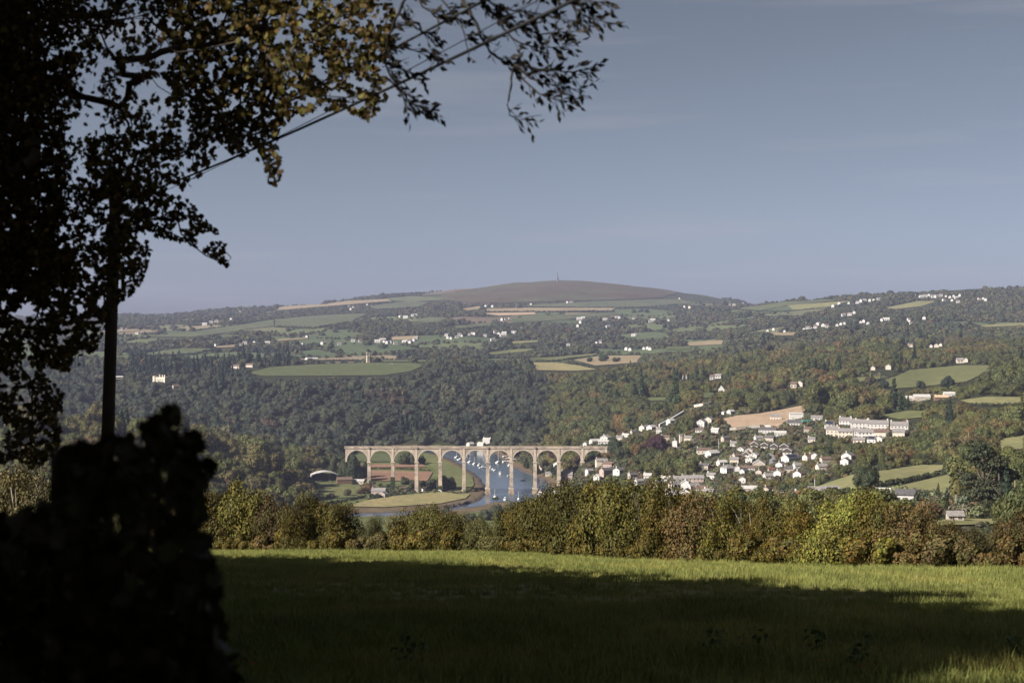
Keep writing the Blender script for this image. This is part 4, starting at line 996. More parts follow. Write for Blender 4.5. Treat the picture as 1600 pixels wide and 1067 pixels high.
# ------------------------------------------------------------------ masts, poles and walls
STEEL = mat_plain('mast steel', (0.10, 0.10, 0.11), 0.6, 0.2, 1)
p = hit(871, 440.2, 6000); p[2] = float(ground(p[:1], p[1:2])[0])
rt = empty('hilltop_stack', tuple(p), 0, 'tall ornamental chimney stack with aerials on the heath summit', 'chimney stack')
MB().box(-4, 4, -4, 4, -2, 4).build('plinth', GRW, rt); MB().lathe([(5.5, 4.003), (4.2, 20), (4.8, 21), (3.6, 24)], 10).build('shaft', STEEL, rt); MB().tube([(0, 0, 24), (0, 0, 40)], 2.0, 5).build('aerial', STEEL, rt)
p = hit(712, 455, 5500); rt = empty('hilltop_mast', tuple(p), 0, 'short thin mast on the left shoulder of the heath hill', 'mast')
MB().tube([(0, 0, -1), (0, 0, 15)], [1.6, .9], 6).build('pole', STEEL, rt); MB().box(-1.2, 1.2, -.3, .3, 11, 12).build('crossbar', STEEL, rt)
POLE = mat_plain('pole wood', (0.22, 0.17, 0.12), 0.9, 0.3, 2)
for q, hh, lab in [((1494, 797), 4.6, 'utility pole in bushes above the small grey shed'), ((1586, 778), 9, 'pale bare utility pole before the dark conifer'), ((1273, 768), 7, 'utility pole above the long white bungalow'),
                   ((1360, 590), 9, 'left utility pole at the near corner of the green hill field'), ((1374, 594), 9, 'right utility pole at the near corner of the green hill field'),
                   ((1123, 705), 10, 'white flue pipe above the white angular house'), ((1136, 770), 6, 'grey pole left of the flat-fronted workshop')]:
    p = hit(*q); rt = empty('utility_pole', tuple(p), 0, lab, 'pole')
    MB().tube([(0, 0, -1), (0, 0, hh)], [.22, .15], 7).build('shaft', POLE if 'white' not in lab else WHI, rt)
    MB().box(-.7, .7, -.06, .06, hh - .7, hh - .55).build('crossbar', POLE, rt); keep(p[0], p[1], q[0], q[1], 2.0, hh * F / p[1] * .9, 4)
wl = [(1030, 667), (1040, 662), (1050, 657), (1060, 651), (1068, 646)]
def wall_run(name, pts, h, t, mat, label):
    W = [hit(*q) for q in pts]; W = [W[0]] + [((a + b_) / 2) for a, b_ in zip(W, W[1:])] + [W[-1]]
    mb = MB(); rt = empty(name, tuple(W[0]), 0, label, 'wall')
    for k, (a, b_) in enumerate(zip(W, W[1:])):
        d = (b_ - a)[:2]; L = np.linalg.norm(d); nn = np.array([-d[1], d[0]]) / L * t / 2; a0 = a - W[0]; b0 = b_ - W[0]
        vs = [(*(a0[:2] - nn), a0[2] - 2), (*(b0[:2] - nn), b0[2] - 2), (*(b0[:2] + nn), b0[2] - 2), (*(a0[:2] + nn), a0[2] - 2), (*(a0[:2] - nn), a0[2] + h), (*(b0[:2] - nn), b0[2] + h), (*(b0[:2] + nn), b0[2] + h), (*(a0[:2] + nn), a0[2] + h)]
        MB().add(vs, [(0, 3, 2, 1), (4, 5, 6, 7), (0, 1, 5, 4), (1, 2, 6, 5), (2, 3, 7, 6), (3, 0, 4, 7)]).build('wall_panel', mat, rt)
    for q, w3 in zip(pts, [hit(*q) for q in pts]): keep(w3[0], w3[1], q[0], q[1] + 1, 6, h * F / w3[1] + 2, 7)
wall_run('lane_wall', wl, 2.8, 1.2, WHI, 'long white retaining wall climbing diagonally along the hillside lane')
wall_run('garden_wall', [(1085, 636), (1094, 634.5), (1102, 633.5), (1111, 631)], 2.4, .8, CRE, 'broken pale garden wall at the top of the hillside lane')
wall_run('plot_wall', [(1140, 672), (1160, 671), (1180, 667.5), (1205, 668)], 2.2, 1, SLL, 'grey concrete retaining wall across the building plot')

# ------------------------------------------------------------------ boats
BW = mat_plain('white gel coat', (0.6, 0.59, 0.57), 0.35, 0.06, 1); BB = mat_plain('dark hull', (0.03, 0.035, 0.05), 0.4, 0.2, 1); CAB = mat_plain('cabin glass', (0.03, 0.03, 0.035), 0.2, 0.1, 1, spec=.5)
MSTM = mat_plain('mast alloy', (0.55, 0.54, 0.52), 0.4, 0.1, 1)
def hull_mesh(L, B, mat):
    vs = []; fs = []; n = 9
    for i in range(n):
        t = i / (n - 1); x = (t - .5) * L; wd = B / 2 * (1 - max(0, (t - .45) / .55) ** 2.2) * (0.85 + .15 * min(1, t * 4)); sh = .75 + .45 * t * t
        wd = max(wd, .03)
        vs += [(x, -wd, sh), (x, -wd * .75, .1), (x, 0, -.35), (x, wd * .75, .1), (x, wd, sh)]
    for i in range(n - 1):
        for j in range(4): a = i * 5 + j; fs.append((a, a + 1, a + 6, a + 5))
        fs.append((i * 5 + 4, i * 5, i * 5 + 5, i * 5 + 9))
    fs += [(0, 1, 2, 3, 4), tuple(range((n - 1) * 5, n * 5))[::-1]]
    return MB().add(vs, fs).mesh('hull', mat)
HUL = {}
def boat(px, py, L, yaw, kind, label, group='boats moored on the river', mast=0, dark=False):
    x, y = wp(px, py); rt = empty({'sail': 'sailing_boat', 'motor': 'motor_boat', 'dinghy': 'dinghy'}[kind], (x, y, 0), math.radians(yaw), label, 'boat', group)
    key = (L, dark)
    if key not in HUL: HUL[key] = hull_mesh(L, L * .36, BB if dark else BW)
    obj('hull', HUL[key], rt)
    if kind == 'motor':
        c = MB().add([(-L * .22, -L * .13, .95), (L * .2, -L * .12, .95), (L * .2, L * .12, .95), (-L * .22, L * .13, .95), (-L * .2, -L * .11, 2.3), (L * .06, -L * .1, 2.3), (L * .06, L * .1, 2.3), (-L * .2, L * .11, 2.3)],
                     [(0, 1, 5, 4), (1, 2, 6, 5), (2, 3, 7, 6), (3, 0, 4, 7), (4, 5, 6, 7), (3, 2, 1, 0)]).build('cabin', BW, rt)
        MB().box(-L * .235, -L * .21, -L * .09, L * .09, 1.25, 2.0).build('cabin_window', CAB, c)
        MB().box(-L * .15, L * .02, -L * .131, L * .131, 1.5, 2.0).build('side_window', CAB, c)
    elif kind == 'sail':
        MB().box(-L * .12, L * .22, -L * .1, L * .1, .9, 1.5).build('coachroof', BW, rt)
        MB().tube([(L * .08, 0, .9), (L * .08, 0, mast)], [.12, .08], 6).build('mast', MSTM, rt)
        MB().tube([(L * .08, 0, 2.3), (-L * .36, 0, 2.2)], .14, 6).build('boom', MSTM, rt)
    else:
        MB().box(-L * .1, L * .02, -L * .15, L * .15, .62, .7).build('thwart', BW, rt)
boat(781.5, 740, 7.5, 85, 'motor', 'white motor cruiser moored mid river between two piers')
boat(755, 731, 9, 20, 'motor', 'largest white cruiser just left of the second river pier')
boat(749, 727, 6, 60, 'motor', 'small white cabin boat left of the largest white cruiser')
boat(766, 731, 6.5, 75, 'motor', 'white cabin boat just right of the second river pier')
boat(769.5, 733.5, 5, 80, 'dinghy', 'white dinghy nearest right of the pier row')
boat(772.5, 735, 5, 70, 'dinghy', 'white tender behind the mid river cruiser')
boat(741, 725, 7, 70, 'sail', 'white yacht with bare mast right of the meadow pier', mast=8.5)
boat(734, 722, 7.5, 65, 'sail', 'white yacht with tall mast close to the meadow pier', mast=10)
boat(719, 718, 8, 50, 'sail', 'white yacht with mast left of the meadow pier', mast=9)
boat(713.5, 714.5, 7, 60, 'sail', 'small sailing boat furthest upstream left of the meadow pier', mast=9)
boat(731, 712, 6, 40, 'motor', 'white cabin boat furthest upstream under the arch crown')
boat(788, 721.5, 7, 60, 'dinghy', 'white open boat moored along the quay bank')
boat(778, 722.5, 9, 65, 'sail', 'large yacht by the quay with the tallest mast', mast=17)
boat(796, 727.5, 6, 62, 'motor', 'cabin boat drawn up beside the boatyard')
boat(795.5, 743.5, 4, 30, 'dinghy', 'tiny white dinghy close to the third river pier')
boat(817, 751, 4.5, 10, 'dinghy', 'dark rowing boat near the right bank', dark=True)
boat(789.5, 780.5, 7, 78, 'motor', 'white cruiser nearest the hedge tops')
boat(773, 777, 6.5, 85, 'sail', 'near yacht with bare mast by the reedy bank', mast=7.5)
boat(810, 780, 6, 80, 'sail', 'near yacht with mast between pier foot and hedge', mast=6.5)
# boatyard on the right bank: laid-up boats and a caravan row
for k, (px_, py_) in enumerate([(790, 714), (795, 717), (797, 721.5), (800, 716), (803, 719)]):
    p = hit(px_, py_, 1300); rt = empty('laid_up_boat', (p[0], p[1], p[2] + .6), rnd.uniform(-.6, .8), nth(k, 5) + ' white boat laid up ashore in the small boatyard', 'boat', 'boats laid up in the boatyard')
    obj('hull', HUL[(7.5, False)] if (7.5, False) in HUL else hull_mesh(7.5, 2.7, BW), rt)
    for x in (-1.6, 1.6): MB().box(x - .2, x + .2, -.8, .8, -1.2, -.05).build('cradle', TIM, rt)
    keep(p[0], p[1], px_, py_, 6, 5, 7)
p = hit(656, 768); rt = empty('caravan', tuple(p), -.2, 'white caravan parked beside bushes in the meadow', 'caravan')
MB().extrude([(-3.2, .6), (3.2, .6), (3.4, 1.4), (3.0, 2.9), (-3.0, 2.9), (-3.4, 1.4)], 'y', -1.2, 1.2).build('body', BW, rt)
for x in (-1.8, 1.6): MB().box(x - .7, x + .7, -1.26, -1.203, 1.6, 2.4).build('window', CAB, rt)
for y in (-1.1, .9): MB().extrude([(.35 * math.cos(a * .7854), .35 + .35 * math.sin(a * .7854)) for a in range(8)], 'y', y, y + .2).build('wheel', BB, rt)
keep(p[0], p[1], 656, 768, 7, 6, 8)
p = hit(687, 768.5); rt = empty('bell_tent', tuple(p), 0, 'white round-mouthed tent at the meadow edge', 'tent')
arcp = [(2.0 * math.cos(math.pi * k / 10), 2.3 * math.sin(math.pi * k / 10)) for k in range(11)]
MB().extrude(arcp + [(x * .62, z * .66) for x, z in arcp[::-1]], 'y', -2, 2).build('canopy', BW, rt)
MB().box(-1.2, 1.2, 1.7, 1.9, 0, 1.4).build('back_panel', DKB, rt)
keep(p[0], p[1], 687, 768.5, 5, 5, 7)

# sheep on the tower field, cars in the village street
WOOL = mat_plain('wool', (0.55, 0.53, 0.47), .95, .15, 4); SKIN = mat_plain('dark fleece face', (0.06, .05, .045), .9, .2, 4)
def sheep(px, py, lab, rz):
    p = hit(px, py); rt = empty('sheep', tuple(p + [0, 0, .9]), rz, lab, 'sheep', 'sheep on the tower field')
    b_ = MB(); prof = [(.02, -.62), (.30, -.55), (.40, -.2), (.41, .2), (.34, .5), (.18, .66), (.12, .80), (.10, .92)]
    vs = []; n = 10; fs = []
    for r, x in prof:
        for j in range(n): vs.append((x, r * .8 * math.cos(2 * math.pi * j / n), .72 + (.12 if x > .6 else 0) + r * math.sin(2 * math.pi * j / n)))
    for i in range(len(prof) - 1):
        for j in range(n): fs.append((i * n + j, i * n + (j + 1) % n, (i + 1) * n + (j + 1) % n, (i + 1) * n + j))
    b_.add(vs, fs + [tuple(range(n))[::-1], tuple(range((len(prof) - 1) * n, len(prof) * n))]); b_.build('body', WOOL, rt, None, True)
    MB().tube([(.88, 0, .92), (1.0, 0, .84), (1.14, 0, .72)], [.10, .10, .05], 8).build('head', SKIN, rt, None, True)
    for x in (-.4, .42):
        for y in (-.16, .16): MB().tube([(x, y, .5), (x - .02, y, .25), (x, y, -.02)], [.06, .04, .045], 6).build('leg', SKIN, rt)
sheep(611, 569.5, 'left sheep grazing below the hedge right of the tower', .4); sheep(613.5, 569.8, 'right sheep grazing below the hedge right of the tower', 2.6); sheep(590, 570.5, 'lone sheep nearest the tower on the green field', 1.2)
def car(px, py, rz, mat, lab):
    p = hit(px, py); rt = empty('parked_car', tuple(p + [0, 0, .35]), rz, lab, 'car', 'cars in the village street')
    MB().extrude([(-2.05, .35), (2.05, .35), (2.1, .75), (1.15, .9), (.5, 1.42), (-1.2, 1.45), (-1.95, .95)], 'y', -.85, .85).build('body', mat, rt)
    MB().extrude([(.98, .93), (.46, 1.36), (-1.15, 1.38), (-1.6, .97)], 'y', -.855, .855).build('side_window', CAB, rt)
    for x in (-1.25, 1.3):
        for y in (-.86, .66): MB().extrude([(x + .33 * math.cos(a * .7854), .33 + .33 * math.sin(a * .7854)) for a in range(8)], 'y', y, y + .2).build('wheel', BB, rt)
car(1199, 716.5, 1.3, BW, 'white car parked at the left kerb of the village street'); car(1209, 722, 1.5, BB, 'dark car parked at the lower right of the village street'); car(1188, 735.5, .1, BW, 'white car parked before the long low garages')

# ------------------------------------------------------------------ woods
MIDC = [crown_mesh('crown', 40 + i, 1500, 0.055, lobes=12 + i % 5) for i in range(8)]
FARC = [crown_mesh('crown', 80 + i, 260, 0.13, lobes=8) for i in range(5)]
CONM = [conifer_mesh('conifer crown', 120 + i, 420, 0.12) for i in range(4)]
NEARC = [crown_mesh('crown', 160 + i, 2600, 0.055, lobes=18 + i % 5) for i in range(8)]
NEARCON = [conifer_mesh('conifer crown', 190 + i, 2200, 0.06, wide=0.5) for i in range(3)]
PINE = [pine_mesh('crown', 195 + i, 4200, 0.05) for i in range(2)]
BARE = [trunk_mesh('trunk', 220 + i, 1.0, 0.03, 5, 0.6, BARKG) for i in range(3)]
TRK = [trunk_mesh('trunk', 230 + i, 1.0, 0.045, 4, 0.45, BARK) for i in range(3)]
PAL = np.array([(0.078, 0.084, 0.042), (0.066, 0.075, 0.040), (0.052, 0.062, 0.038), (0.090, 0.084, 0.044), (0.094, 0.078, 0.047), (0.104, 0.072, 0.042), (0.098, 0.108, 0.050), (0.080, 0.073, 0.048)])
PALN = ['olive green', 'mid green', 'dark green', 'yellow-brown', 'brownish', 'russet', 'bright green', 'dull brown']
PALP = np.array([.27, .25, .19, .10, .05, .025, .05, .065])

# horizon table: lowest photo row already covered by nearer land, per column
HC = np.arange(-300, 1900, 8.0); HY = np.geomspace(165, 7000, 700)
hx = HY[:, None] * (HC[None, :] - 800) / F
hz = ground(hx.ravel(), np.repeat(HY, len(HC))).reshape(hx.shape)
hpy = 500 + F * (H - hz - np.where(HY > 1800, 4.0, 0.0)[:, None]) / HY[:, None]
hmin = np.minimum.accumulate(hpy, 0)
HEDGE_TOP = 830.0

xs_, ys_, sp_ = [], [], []
Yc = 235.0
while Yc < 6700:
    s = 9.2 if Yc < 1000 else 13.2 if Yc < 2500 else 13.2 + (Yc - 2500) / 4200 * 3
    x = np.arange(-0.42 * Yc - 20, 0.40 * Yc + 20, s)
    x = x + nrg.uniform(-.45, .45, len(x)) * s; y = Yc + nrg.uniform(-.45, .45, len(x)) * s
    xs_.append(x); ys_.append(y); sp_.append(np.full(len(x), s)); Yc += s
tx = np.concatenate(xs_); ty = np.concatenate(ys_); tsp = np.concatenate(sp_)
tz = ground(tx, ty)
R = tsp * (0.38 + .52 * nrg.random(len(tx)) ** 1.8); R[nrg.random(len(tx)) < .12] *= 1.4
tpx = 800 + F * tx / ty; tpy = 500 + F * (H - tz) / ty; HV = nrg.uniform(.85, 1.25, len(tx)); htop = R * 1.25 * HV * np.where(ty > 2500, .8, 1)
ttop = 500 + F * (H - tz - htop) / ty; thw = R * F / ty
ok = (tpx > -60) & (tpx < 1660) & (ttop < 900)
ci = np.clip(((tpx - HC[0]) / 8).astype(int), 0, len(HC) - 1); ri = np.clip(np.searchsorted(HY, ty * .985) - 1, 0, len(HY) - 1)
ok &= ttop < hmin[ri, ci] + 3
# clear of the river, valley floor, viaduct
nearriver = (ty > 950) & (ty < 1760) & (np.abs(tx + 80) < 420)
dr = np.full(tx.shape, 1e9); dr[nearriver] = poly_dist(tx[nearriver], ty[nearriver], RIV)
dr[nearriver & in_poly(tx, ty, RIV)] = 0
ok &= dr > 9
ok &= ~(nearriver & (tz < 3.2) & (tx < 45) & (tpx > 470) & (ty < 1700))
ok &= ~((np.abs(ty - YV) < 9) & (tx > XB[0] - 6) & (tx < XB[-1]))
# trees that would hide the viaduct are kept low or off, except at its left end
vi = (tpx > 560) & (tpx < 940) & (ty < YV) & (ty > 600) & (ttop < 772) & (tpx - 0 > 0)
ok &= ~vi
for fpx, fw in FIELD_PX:
    x0, y0 = fw.min(0) - 5; x1, y1 = fw.max(0) + 5
    q = ok & (tx > x0) & (tx < x1) & (ty > y0) & (ty < y1)
    if q.any():
        ii = np.where(q)[0]; ins = in_poly(tx[ii], ty[ii], fw); dd2 = poly_dist(tx[ii], ty[ii], fw)
        ok[ii[ins | (dd2 < R[ii] * .5)]] = False
    a0, b0 = fpx.min(0); a1, b1 = fpx.max(0)
    q = ok & (tpx > a0) & (tpx < a1) & (ttop < b1) & (tpy > b0) & (ty < fw[:, 1].max())
    if q.any():
        ii = np.where(q)[0]
        for fr, sd in ((.12, 0), (.3, 0), (.5, 0), (.75, 0), (.4, -.7), (.4, .7)):
            tp = ttop[ii] + (tpy[ii] - ttop[ii]) * fr
            ok[ii[in_poly(tpx[ii] + thw[ii] * sd, tp, fpx)]] = False
for hx_, hy_, reach, a0, a1, t0, tm in HOUSES:
    dq = np.hypot(tx - hx_, ty - hy_)
    ok &= ~(dq < reach + R * .6)
    ok &= ~((tpx + thw * .75 > a0) & (tpx - thw * .75 < a1) & (ty < hy_) & (ttop < tm) & (tpy > t0))
# hedge and field patchwork beyond the tower hill; bare heath
nz = np.array([mnoise.noise(Vector((a / 260, b_ / 420, 3.1))) for a, b_ in zip(tx, ty)])
fk = np.where(ok & (ty > 2600))[0]; ck, cb = cells(tx[fk], ty[fk])
ok[fk[CFIELD[ck] & (cb > 7) & (nrg.random(len(fk)) > .03)]] = False
nar = fk[CFIELD[ck] & (cb <= 7)]; R[nar] *= .7; HV[nar] *= .8
ok &= ~((ty > 5500) & (tpx > 660) & (tpx < 1130) & (tpy < 478) & (nrg.random(len(tx)) > .02))
R[(ty > 5500) & (tpx > 660) & (tpx < 1130) & (tpy < 478)] *= .45
ii = np.where(ok)[0]
tx, ty, tz, R, tpx, tpy, ttop, htop, HV = [a[ii] for a in (tx, ty, tz, R, tpx, tpy, ttop, htop, HV)]
n = len(tx)
# kind and colour: drifts of conifers, drifts of autumn colour
n1 = np.array([mnoise.noise(Vector((a / 70, b_ / 110, 9.7))) for a, b_ in zip(tx, ty)])
n2 = np.array([mnoise.noise(Vector((a / 130, b_ / 190, 21.3))) for a, b_ in zip(tx, ty)])
pi_ = np.array([nrg.choice(len(PAL), p=PALP) for _ in range(n)]); dz = np.array([mnoise.noise(Vector((a / 85, b_ / 120, 33.0))) for a, b_ in zip(tx, ty)]); dm = nrg.random(n) < .7
pi_[dm] = np.select([dz < -.18, dz < .02, dz < .2], [2, 1, 0], 3)[dm]
au = (n2 > 0.12) & (nrg.random(n) < .42) & (ty < 2400); pi_[au] = nrg.choice([3, 4, 5, 7], au.sum(), p=[.35, .3, .1, .25])
gr = (n2 < -0.15) & (nrg.random(n) < .6); pi_[gr] = nrg.choice([0, 1, 2], gr.sum())
lh = (tpx < 520) & (ty < 1560) & (nrg.random(n) < .75); pi_[lh] = nrg.choice([0, 3, 4, 7], lh.sum(), p=[.3, .3, .2, .2])
ch = (ty > 1600) & (ty < 2350) & (tpx < 850) & (nrg.random(n) < .7); pi_[ch] = nrg.choice([0, 1, 2], ch.sum(), p=[.2, .35, .45])
tint = .86 * PAL[pi_] * nrg.uniform(.75, 1.3, (n, 1)) * nrg.uniform(.96, 1.04, (n, 3))
con = (n1 > 0.47) & (nrg.random(n) < .75) & (ty < 2450)
con &= ty > 700
con &= ~((tpx > 360) & (tpx < 700) & (ttop > 555) & (ttop < 606))
con |= (np.abs(tpx - 330) < 130) & (np.abs(ttop - 560) < 18) & (nrg.random(n) < .6)     # dark row on the manor ridge
tint[con] = np.array((0.024, 0.036, 0.022)) * nrg.uniform(.8, 1.3, (con.sum(), 1))
wz = ((tpx > 850) & (ty < 2300)) | ((tpx < 520) & (ty < 1560)); tint[wz] *= np.array((1.10, 1.05, .70))
ch2 = (ty > 1600) & (ty < 2350) & (tpx < 860); tint[ch2] *= np.array((.80, .82, .95))
size = R * F / ty
near = np.argsort(-(size + (ty < 1500) * 3))
near = [k for k in near if tpy[k] < 905 and tpx[k] > -10 and tpx[k] < 1610][:245]
isn = np.zeros(n, bool); isn[near] = True
P3 = np.stack([tx, ty, tz - R * .12], 1)
mid = ~isn & (ty < 2500) & ~con; far = ~isn & (ty >= 2500)
scatter('woodland', P3[mid], R[mid], nrg.uniform(0, 6.28, mid.sum()), tint[mid], MIDC, HV[mid])
cm = ~isn & con & (ty < 2500)
scatter('conifer_woodland', P3[cm], R[cm] * 1.0, nrg.uniform(0, 6.28, cm.sum()), tint[cm], CONM, 1.25)
scatter('distant_woodland', P3[far], R[far], nrg.uniform(0, 6.28, far.sum()), tint[far] * .95, FARC, 0.95)

# low garden growth round the houses and rough cover on open ground
ux = []; 
for hx_, hy_, reach, *_r in HOUSES:
    if hy_ < 1700: ux.append(np.stack([hx_ + nrg.normal(0, 15, 70), hy_ + nrg.normal(0, 20, 70)], 1))
ux = np.concatenate(ux); gx0, gy0 = ux[:, 0], ux[:, 1]; gz0 = ground(gx0, gy0); gR = np.where(nrg.random(len(gx0)) < .2, nrg.uniform(2.4, 4.2, len(gx0)), nrg.uniform(.7, 2.4, len(gx0)))
gpx, gpy = 800 + F * gx0 / gy0, 500 + F * (H - gz0) / gy0; gtp = 500 + F * (H - gz0 - gR * 1.2) / gy0
g_ok = (gz0 > 1.4) & (poly_dist(gx0, gy0, RIV) > 6)
for hx_, hy_, reach, a0, a1, t0, tm in HOUSES:
    g_ok &= ~(np.hypot(gx0 - hx_, gy0 - hy_) < reach - 2.2)
    g_ok &= ~((gpx > a0) & (gpx < a1) & (gy0 < hy_) & (gtp < tm + (tm - t0) * .15) & (gpy > t0))
for fpx, fw in FIELD_PX: g_ok &= ~in_poly(gx0, gy0, fw)
gi_ = np.where(g_ok)[0]; gt_ = PAL[nrg.integers(0, len(PAL), len(gi_))] * nrg.uniform(.8, 1.5, (len(gi_), 1))
scatter('garden_shrubs', np.stack([gx0, gy0, gz0 - .2], 1)[gi_], gR[gi_], nrg.uniform(0, 6, len(gi_)), gt_, FARC, .9)

sy = nrg.uniform(105, 420, 700); sx = sy * (nrg.uniform(1330, 1640, 700) - 800) / F; sz_ = ground(sx, sy); sR = nrg.uniform(.5, 1.5, 700); stp = 500 + F * (H - sz_ - sR * 1.3) / sy
sk = (stp > 818)
for fpx, fw in FIELD_PX: sk &= ~in_poly(sx, sy, fw)
for hx_, hy_, reach, a0, a1, t0, tm in HOUSES: sk &= np.hypot(sx - hx_, sy - hy_) > reach - 2
st_ = PAL[nrg.integers(0, 8, 700)] * nrg.uniform(.6, 1.1, (700, 1))
scatter('rough_scrub', np.stack([sx, sy, sz_ - .2], 1)[sk], sR[sk], nrg.uniform(0, 6, sk.sum()), st_[sk], NEARC, .95)

# the nearest trees are things of their own, told apart by colour and by what they stand beside
LM = [(0.5 * (a0 + a1), tm, nm) for (a0, a1, tm, nm) in
      [(1310, 1420, 660, 'the upper terrace'), (1300, 1385, 684, 'the lower terrace'), (1155, 1240, 705, 'the gabled estate'), (1130, 1265, 655, 'the building plot'), (1085, 1112, 660, 'the broad gabled house'),
       (930, 960, 690, 'the viaduct end'), (1400, 1550, 590, 'the green hill field'), (1270, 1480, 748, 'the upper dry field'), (1380, 1510, 755, 'the lower dry field'), (1480, 1505, 808, 'the small grey shed'),
       (1240, 1290, 778, 'the red-roofed house'), (1120, 1150, 738, 'the hipped white house'), (1050, 1090, 760, 'the lower village roofs'), (490, 530, 745, 'the curved-roof barn'), (1550, 1600, 695, 'the right edge dry field'),
       (1420, 1480, 622, 'the pale barns'), (1160, 1180, 766, 'the flat-fronted workshop'), (1316, 1335, 716, 'the lone white gables'), (300, 340, 700, 'the left wooded hill')]]
def place_word(px, py):
    best = min(LM, key=lambda q: math.hypot(px - q[0], (py - q[1]) * 1.6))
    dx, dy = px - best[0], (py - best[1]) * 1.6; d = math.hypot(dx, dy)
    w = ('right of' if dx > 0 else 'left of') if abs(dx) > abs(dy) else ('below' if dy > 0 else 'above')
    far = '' if d < 45 else 'some way ' if d < 110 else 'well '
    return far + w + ' ' + best[2]
seen = {}
info = []
for k in near:
    info.append((k, ('dark conifer' if con[k] else PALN[pi_[k]] + ' tree') + ' ' + place_word(tpx[k], 0.5 * (tpy[k] + ttop[k]))))
groups = {}
for k, l in info: groups.setdefault(l, []).append(k)
for l, ks in groups.items():
    ks.sort(key=lambda k: tpx[k]); N = len(ks)
    for j, k in enumerate(ks):
        lab = l if N == 1 else nth(j, N) + ' ' + l; grp = 'trees on the village slopes'
        q = con[k]; r_ = R[k]
        rt = empty('conifer_tree' if q else 'broadleaf_tree', (tx[k], ty[k], tz[k] - .3), rnd.uniform(0, 6.28), lab, 'tree', grp)
        hs = rnd.uniform(1.05, 1.4)
        c = obj('crown', NEARCON[k % 3] if q else NEARC[k % 8], rt); c.scale = (r_, r_, r_ * (hs + .15 if q else hs)); c['tint'] = [float(v) for v in tint[k]]
        c.location = (0, 0, 0.1 * r_)
        t_ = obj('trunk', TRK[k % 3], rt); t_.scale = (r_ * 1.0, r_ * 1.0, r_ * 1.2)

# hand-placed trees that the photograph makes stand out
def big_tree(name, px, py, r, h, tintc, label, con_=False, y0=165, bare=False, lm=None):
    p = hit(px, py, y0); rt = empty(name, tuple(p), rnd.uniform(0, 6.28), label, 'tree')
    k = rnd.randrange(8); pine = name == 'pine_tree'
    c = obj('crown', PINE[k % 2] if pine else NEARCON[k % 3] if con_ else NEARC[k], rt); c.scale = (r, r, h / (2.0 if con_ or pine else 1.25)); c['tint'] = list(tintc)
    t_ = obj('trunk', BARE[k % 3] if bare else TRK[k % 3], rt); t_.scale = (h * (1.0 if bare else .7), h * (1.0 if bare else .7), h * (.95 if bare else .8))
    if bare: c.scale = (r * .75, r * .75, h / 1.9)
    return rt
DKG = (0.022, 0.033, 0.02)
big_tree('pine_tree', 1535, 806, 7.5, 19, (0.034, 0.040, 0.022), 'largest dark spreading pine near the right edge, above the hedge', False)
big_tree('pine_tree', 1560, 806, 7, 16, (0.036, 0.040, 0.022), 'dark pine just right of the largest dark pine', False)
big_tree('conifer_tree', 1573, 812, 5.5, 13, DKG, 'low dark conifer at foot of the two big pines', True)
big_tree('conifer_tree', 1466, 792, 2.2, 7.5, (0.05, 0.055, 0.025), 'slim ragged conifer standing against the lower dry field', True)
big_tree('conifer_tree', 1484, 666, 7.5, 21, DKG, 'broad dark conifer tree right of the small green field', True)
big_tree('copper_beech_tree', 1026, 705, 10, 13, (0.045, 0.022, 0.028), 'purple copper beech left of the village')
big_tree('copper_beech_tree', 1010, 712, 8, 11, (0.05, 0.026, 0.028), 'smaller purplish beech left of the copper beech')
big_tree('bare_tree', 1513, 706, 7.5, 12, (0.12, 0.095, 0.07), 'pale half-bare tree with silvery limbs left of the edge dry field', bare=True)
big_tree('oak_tree', 944, 565, 11, 13, (0.04, 0.05, 0.024), 'round dark oak standing at the tan field edge')
big_tree('oak_tree', 921, 566, 7, 9, (0.045, 0.05, 0.024), 'small oak left of the round dark oak at the tan field')
big_tree('oak_tree', 963, 566, 8, 9, (0.045, 0.05, 0.024), 'oak right of the round dark oak at the tan field')
big_tree('oak_tree', 1380, 606, 6, 9, DKG, 'dark round tree at the left lower corner of the green hill field')
big_tree('oak_tree', 1361, 603, 7, 10, (0.05, 0.045, 0.026), 'brown-green tree left of the dark round corner tree')
big_tree('oak_tree', 1481, 606, 7.5, 12, DKG, 'dark round tree on lower edge of the green hill field')
big_tree('oak_tree', 1437, 606, 6, 8, (0.038, 0.045, 0.024), 'low dark tree under the middle of the green hill field')
big_tree('oak_tree', 1540, 606, 11, 15, (0.055, 0.055, 0.024), 'large spreading tree right of the green hill field')
big_tree('oak_tree', 1355, 765, 6, 9.5, (0.034, 0.042, 0.02), 'dark tree between the two dry fields and the yellow hedge tree')
big_tree('willow_tree', 885, 742, 6.5, 14, (0.12, 0.10, 0.035), 'golden green tree seen through the second arch from the right')
